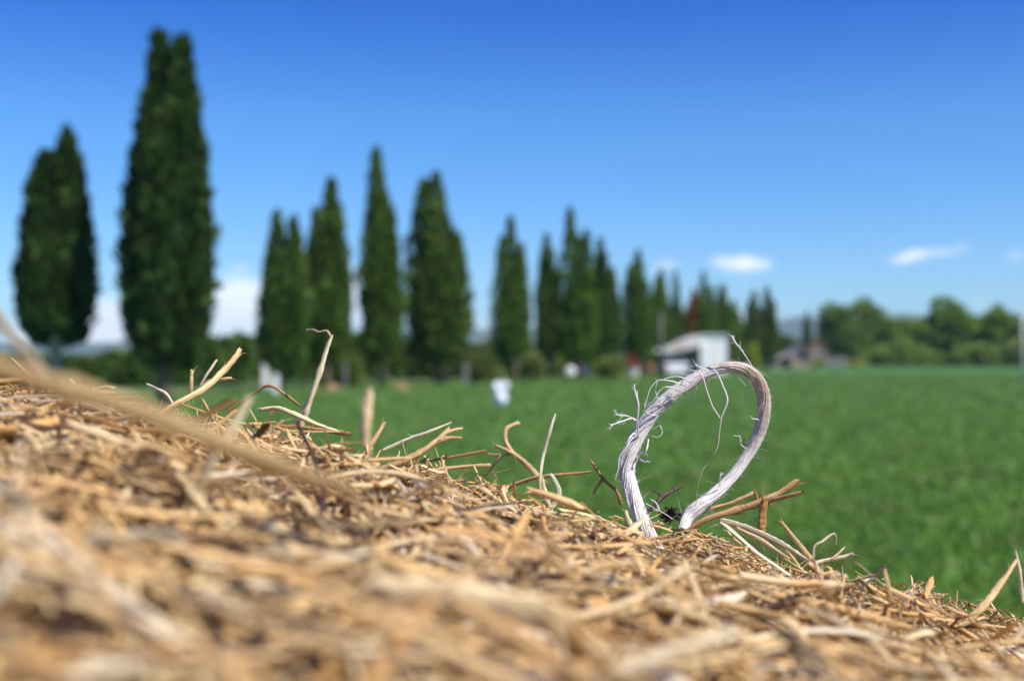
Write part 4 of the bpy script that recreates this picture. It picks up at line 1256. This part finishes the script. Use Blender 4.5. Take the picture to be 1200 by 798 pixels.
S_('thin wiry straw pointing up on the lower right slope', [([(1120, 715, .27), (1121, 700, .27), (1122, 692, .27)], [3, 3, 2])], 'gold', 239)
S_('frayed gold stem lying on the slope right of the hooked straw', [([(950, 662, .275), (970, 656, .276), (990, 652, .278), (1000, 648, .278)], [7, 6, 5, 4]), ([(975, 655, .276), (985, 646, .277), (990, 641, .278)], [4, 3, 2])], 'grey', 240)
S_('slanting pale stem reaching up left from the hooked straw', [([(953, 660, .28), (938, 640, .28), (922, 620, .281), (916, 612, .281)], [8, 7, 6, 4])], 'tan', 241)
S_('long blurred twine grey stem lying across the near left straw', [([(30, 640, .12), (120, 632, .12), (210, 625, .122)], [18, 20, 16])], 'grey', 242)
S_('wide blurred pale stalk lying across the near middle', [([(440, 690, .115), (540, 700, .117), (640, 712, .12)], [38, 40, 34])], 'pale', 243, flat=.6)
S_('wide blurred gold stalk running down right from the middle', [([(600, 700, .12), (660, 735, .12), (730, 790, .12), (780, 830, .12)], [36, 38, 38, 34])], 'tan', 244, flat=.6)
S_('bluish grey blurred stalk in the lower right foreground', [([(720, 790, .105), (800, 760, .107), (860, 742, .11)], [18, 20, 16])], 'grey', 245)
S_('long gold stem sloping down right below the twine foot', [([(665, 672, .19), (720, 690, .19), (790, 715, .19)], [14, 15, 12])], 'gold', 246)

# dark dried seed head at the foot of the loop
r = np.random.default_rng(300); ctr = P(784, 603, .287)
n = 160; dv = unit(r.normal(size=(n, 3)))
V, F, U_ = straws(ctr + dv * np.array([1.3, 1, .7]) * .0007 * r.uniform(.3, 1.6, (n, 1)), dv, unit(r.normal(size=(n, 3))), r.uniform(.0010, .0028, n), r.uniform(.0003, .0009, n), r.uniform(.2, .8, n), r.normal(0, .2, n), r.normal(0, .2, n), r, 4, 5)
cc = np.repeat(np.concatenate([np.array([[.035, .025, .02]]) * r.uniform(.5, 2.2, (n, 1)), r.uniform(0, 1, (n, 1))], 1), 20, 0)
o = mesh_obj('seed_head', V, F, M_STRAW, None, col=cc, suv=U_)
tag(o, 'black dried seed head lying at the right foot inside the twine loop', 'seed head')

# a hundred of the larger loose stalks as parts of the bale
r = np.random.default_rng(400)
cnt = 0
while cnt < 100:
    u = np.array([r.uniform(U0 + .03, U1 - .05)]); yv = r.uniform(.13, .31)
    p, nn = surf(u, np.array([yv])); p, nn = p[0], nn[0]
    a = r.normal(-.3, .7) if r.uniform() < .6 else r.uniform(0, 6.28)
    tx = unit(np.cross([0, 1.0, 0], nn)); ty = np.cross(nn, tx)
    tilt = r.uniform(.0, .10) if yv < .24 else r.uniform(.0, .34)
    T = unit(tx * math.cos(a) + ty * math.sin(a) + nn * tilt)
    L = r.uniform(.012, .032) if yv > .24 else r.uniform(.02, .045)
    c = p + nn * (.004 + .3 * L * tilt)
    ends = [c + T * L / 2 * k for k in (-1, 1)]
    e = max((q[2] - CAMZ) / max(q[1], .01) for q in ends)
    if min(np.linalg.norm(q - [0, 0, CAMZ]) for q in ends + [c]) < .05: continue
    if min(q[1] for q in ends) < .06: continue
    up = max(float(above_ridge(q)[0]) for q in [c + T * L / 2 * k * 1.15 for k in (-1, 1)])
    pxc = 600 + FPX * c[0] / c[1]
    if up > ((-14 if 610 < pxc < 910 else 24) if yv > .25 else -12 - (.25 - yv) * 250): continue
    W = r.uniform(.0008, .0017)
    k2 = np.array([[r.normal(0, .12), r.normal(0, .2)]]) * (r.uniform() < .35 and not 600 < pxc < 920)
    V, F, U_ = straws(np.array([c]), np.array([T]), np.array([nn]), np.array([L]), np.array([W]), np.array([r.choice([.25, .7, .9])]), np.array([r.normal(0, .05)]), np.array([r.normal(0, .07)]), r, 12, 9, k2)
    mesh_obj('stalk', V, F, M_STRAW, bale, col=np.repeat(np.append(PAL[[0, 1, 2, 3, 7, 1][cnt % 6]] * r.uniform(.75, 1.1), r.uniform())[None].clip(0, .93), 108, 0), suv=U_)
    cnt += 1

# ------------------------------------------------------------------ the loop of twine
TW = [(777, 652, .274, 16), (763, 632, .277, 18), (751, 606, .282, 19), (740, 577, .286, 20), (735, 554, .288, 20), (740, 530, .289, 19), (750, 507, .290, 18), (768, 481, .2905, 17), (791, 460, .291, 16),
      (816, 443, .2915, 15), (836, 434, .292, 13.5), (856, 430, .2925, 13.5), (875, 434, .293, 15), (888, 446, .2935, 16.5), (895, 465, .294, 17), (894, 491, .2945, 16.5), (887, 513, .295, 15.5), (874, 537, .2945, 13),
      (856, 561, .293, 13), (836, 580, .291, 15), (817, 595, .289, 16), (806, 606, .288, 15), (800, 622, .285, 12)]
NP = 200
cpt = crom(np.array([P(a, b, c) for a, b, c, _ in TW]), NP)
crad = crom(np.array([[w * .94 * c / FPX / 2, 0, 0] for a, b, c, w in TW]), NP)[:, 0]
TT = unit(np.gradient(cpt, axis=0))
fa = np.zeros_like(cpt); a = unit(np.cross(TT[0], [0, 1.0, 0]))
for i in range(NP):
    a = unit(a - TT[i] * np.dot(a, TT[i])); fa[i] = a
fb = np.cross(TT, fa)
arcl = np.concatenate([[0], np.cumsum(np.linalg.norm(np.diff(cpt, axis=0), axis=1))])
LT = arcl[-1]


def twine_pt(i, theta, rad):
    return cpt[i] + rad * (math.cos(theta) * fa[i] + math.sin(theta) * fb[i])


twine = empty('twine_loop', tuple(cpt[2]), 'frayed white baling twine standing up in an open loop on the bale ridge', 'twine')


r = np.random.default_rng(500)
# the laid yarn: two soft strands twisted loosely, made of many fibres
nf = 420
ii = np.arange(NP)
paths = np.zeros((nf, NP, 3)); rads = np.zeros((nf, NP)); fcol = np.zeros((nf, 3))
for f in range(nf):
    st = f % 3
    th0 = st * 2 * PI / 3
    twist = arcl / LT * 2 * PI * 1.1
    # strand centre and the fibre's place within it
    rs = .12; q = .86 * math.sqrt(r.uniform(.55, 1)) ; ph = r.uniform(0, 6.28)
    wob = np.cumsum(r.normal(0, .035, NP)); wob -= np.linspace(0, wob[-1], NP)
    ca = th0 + twist
    u_ = rs * np.cos(ca) + q * np.cos(ph + twist * 1.5 + wob)
    v_ = rs * np.sin(ca) + q * np.sin(ph + twist * 1.5 + wob)
    loosen = 1 + .10 * np.sin(arcl / LT * 30 + r.uniform(0, 6)) * r.uniform(0, 1)
    paths[f] = cpt + (crad * loosen * u_ * .96)[:, None] * fa + (crad * loosen * v_ * .96)[:, None] * fb
    rads[f] = r.uniform(.00010, .00018) * (1 + .3 * np.sin(ii * .2 + r.uniform(0, 6)))
    k = r.uniform()
    fcol[f] = np.array([.84, .81, .80]) * r.uniform(.94, 1.03) if k < .93 else (np.array([.66, .56, .44]) * r.uniform(.75, 1) if k < .985 else np.array([.42, .32, .22]))
V, F = tubes_np(paths, rads, 5)
# random dust staining, plus brown painted for shade on the bow and right limb
pos = np.tile(np.repeat(ii / NP, 5), nf)
shade_stain = np.clip(np.interp(pos, [0, .12, .3, .42, .5, .6, .7, .78, .85, 1], [.10, .05, .05, .22, .60, .75, .45, .08, .03, .3]) + .22 * vnoise(V * 420, 9), 0, .9)
col = np.repeat(fcol, NP * 5, axis=0)
col = col * (1 - shade_stain[:, None]) + np.array([.50, .36, .22]) * shade_stain[:, None]
mesh_obj('yarn', V, F, M_FIBRE, twine, col=col)
# soft core that fills the middle
mb = MB().tube(cpt, crad * .80, 14)
mesh_obj('yarn_core', np.array(mb.v), mb.f, M_FIBRE, twine, col=np.tile([.78, .74, .70], (len(mb.v), 1)))
# fuzz: hundreds of fine hairs standing off the yarn
nh = 1500
i0 = r.integers(6, NP - 6, nh); th = r.uniform(0, 6.28, nh)
hp = np.zeros((nh, 7, 3))
for h in range(nh):
    i = i0[h]; base = twine_pt(i, th[h], crad[i] * .95)
    outd = unit(base - cpt[i]); ln_ = r.uniform(.0004, .0015) if r.uniform() < .93 else r.uniform(.002, .004)
    dv = unit(outd * r.uniform(.2, 1.0) + TT[i] * r.normal(0, .9) + r.normal(0, .3, 3))
    cv = unit(r.normal(size=3)) * r.uniform(.1, .7)
    for q in range(7):
        t = q / 6
        hp[h, q] = base + dv * ln_ * t + cv * ln_ * t * t
hr = np.linspace(1, .4, 7)[None, :] * r.uniform(.00002, .00005, (nh, 1))
V, F = tubes_np(hp, hr, 3)
tag(mesh_obj('fuzz', V, F, M_FIBRE, twine, col=np.repeat(np.array([[.78, .77, .80]]) * r.uniform(.75, 1, (nh, 1)), 21, 0)), kind='stuff')


def filament(pts, w, seed, feather=0, colr=(.78, .78, .84), n=36, label=None, flare=1.0):
    rr = np.random.default_rng(seed)
    c = crom(np.array([P(*p) for p in pts]), n)
    c += np.cumsum(rr.normal(0, .000018, c.shape), axis=0)
    rad = np.interp(np.linspace(0, 1, n), np.linspace(0, 1, len(w)), w) * .29 / FPX / 2
    ps, rs = [c], [rad]
    V, F = tubes_np(c[None], rad[None], 5); cols = [np.tile(colr, (len(V), 1))]
    Vs, Fs = [V], [F]; b = len(V)
    for k in range(feather):   # tiny barbs peeling away towards the tip
        i = int(n * rr.uniform(.35, .98)); i = min(i, n - 2)
        t = unit(c[i + 1] - c[i]); sd = unit(np.cross(t, [0, 1, .1])) * rr.choice([-1, 1])
        L_ = rr.uniform(.0006, .0018)
        pp = np.array([c[i] + (t * rr.uniform(.5, 1) + sd * rr.uniform(.2, .7)) * L_ * q for q in np.linspace(0, 1, 5)])
        V2, F2 = tubes_np(pp[None], np.linspace(.00009, .00003, 5)[None], 4)
        Vs.append(V2); Fs.append(F2 + b); b += len(V2); cols.append(np.tile(colr, (len(V2), 1)))
    o = mesh_obj('loose_fibre', np.concatenate(Vs), np.concatenate(Fs), M_FIBRE, twine, col=np.concatenate(cols))
    if label: o['label'] = label
    return o


D = .288
fil = [
    ([(797, 452, D), (806, 436, D - .002), (814, 434, D - .003), (822, 438, D - .004), (827, 455, D - .004), (834, 474, D - .004), (842, 487, D - .004), (845, 491, D - .004)], [3, 3, 3.2, 3, 3, 2.5], 0),
    ([(836, 432, D), (842, 440, D - .003), (848, 455, D - .004), (852, 468, D - .004), (850, 479, D - .004), (845, 491, D - .004)], [3, 3, 4, 5, 4, 3], 0),
    ([(845, 488, D - .004), (843, 505, D - .004), (841, 520, D - .004), (837, 531, D - .004), (828, 543, D - .003), (821, 555, D - .003), (817, 572, D - .002), (815, 592, D)], [5, 3.5, 3, 2.5, 2, 2, 2, 2], 0),
    ([(803, 452, D), (788, 447, D - .003), (772, 446, D - .003), (763, 455, D - .003), (758, 470, D - .003), (754, 487, D - .002)], [3.5, 3.5, 3, 2.5, 2, 2], 0),
    ([(800, 458, D), (785, 453, D - .004), (774, 456, D - .004), (766, 468, D - .004), (756, 476, D - .003), (753, 484, D)], [3, 3, 2.6, 2.4, 2, 2], 0),
    ([(790, 468, D), (777, 466, D - .002), (766, 472, D - .002), (762, 484, D - .001)], [2.5, 2.5, 2, 2], 2),
    ([(748, 512, D), (747, 494, D - .003), (748, 475, D - .004), (745, 462, D - .004), (743, 450, D - .004)], [5, 4.5, 5, 4, 3], 14),
    ([(750, 496, D), (740, 491, D - .003), (728, 494, D - .004), (715, 499, D - .005)], [4, 4.5, 4.5, 3], 12),
    ([(746, 492, D), (736, 488, D - .003), (727, 487, D - .004), (720, 485, D - .005)], [3.5, 3.5, 3, 2], 8),
    ([(748, 503, D), (738, 513, D - .003), (733, 525, D - .003), (726, 535, D - .003), (724, 548, D - .003), (721, 562, D - .003)], [4, 5, 5, 4, 3, 2], 5),
    ([(745, 508, D), (737, 520, D - .002), (731, 532, D - .002), (728, 545, D - .002)], [3, 3, 3, 2], 2),
    ([(882, 431, D + .003), (875, 420, D + .002), (867, 409, D + .001), (861, 402, D), (857, 394, D)], [3, 2.5, 4, 5, 4], 14),
    ([(830, 434, D), (822, 431, D - .002), (814, 428, D - .002)], [3, 3, 2], 4),
    ([(826, 440, D), (818, 450, D + .006), (812, 462, D + .006), (810, 470, D + .006)], [3, 2.5, 2.5, 2], 2),
    ([(766, 503, D), (773, 499, D - .003), (776, 507, D - .003), (771, 513, D - .003), (763, 511, D - .002)], [2.5, 2.5, 2.5, 2, 2], 0),
    ([(760, 515, D), (759, 524, D - .003), (756, 532, D - .003), (752, 530, D - .002), (748, 538, D)], [4, 4, 3.5, 3, 2], 5),
    ([(750, 538, D), (755, 541, D - .002), (759, 540, D - .002)], [3.5, 3, 2], 3),
    ([(875, 526, D + .004), (869, 521, D), (868, 513, D - .001), (866, 511, D - .001)], [2.5, 3, 3, 2], 4),
    ([(844, 571, D + .002), (844, 562, D), (845, 554, D)], [2.5, 2.5, 2], 3),
    ([(856, 436, D + .006), (868, 446, D + .008), (876, 458, D + .008), (870, 470, D + .008), (866, 474, D + .008)], [2, 1.8, 1.5, 1.4], 0),
    ([(889, 492, D + .004), (884, 491, D + .001), (880, 491, D)], [3, 2.5, 2], 2),
    ([(757, 590, D - .006), (768, 596, D - .008), (776, 600, D - .008), (788, 607, D - .006)], [3, 2, 2, 2], 0),
    ([(763, 585, D - .005), (770, 590, D - .008), (773, 598, D - .008), (766, 596, D - .006)], [3, 3, 3, 2], 5),
    ([(778, 478, D), (772, 470, D - .002), (768, 458, D - .002), (770, 448, D - .002)], [2, 2, 2, 1.5], 1),
    ([(772, 487, D), (762, 486, D - .002), (756, 480, D - .002), (757, 470, D - .002)], [2, 2, 2, 1.5], 1),
    ([(810, 449, D), (802, 443, D - .002), (790, 441, D - .002), (778, 444, D - .002)], [3, 3, 2.5, 2], 1),
]
for k, (p_, w_, ft) in enumerate(fil):
    w_ = [q * 0.45 for q in w_]
    o = filament(p_, w_, 600 + k, ft, colr=(.62, .54, .44) if k == 2 else (.84, .82, .84), label='long fibre hanging inside the loop' if k == 2 else None)

bpy.context.view_layer.update()
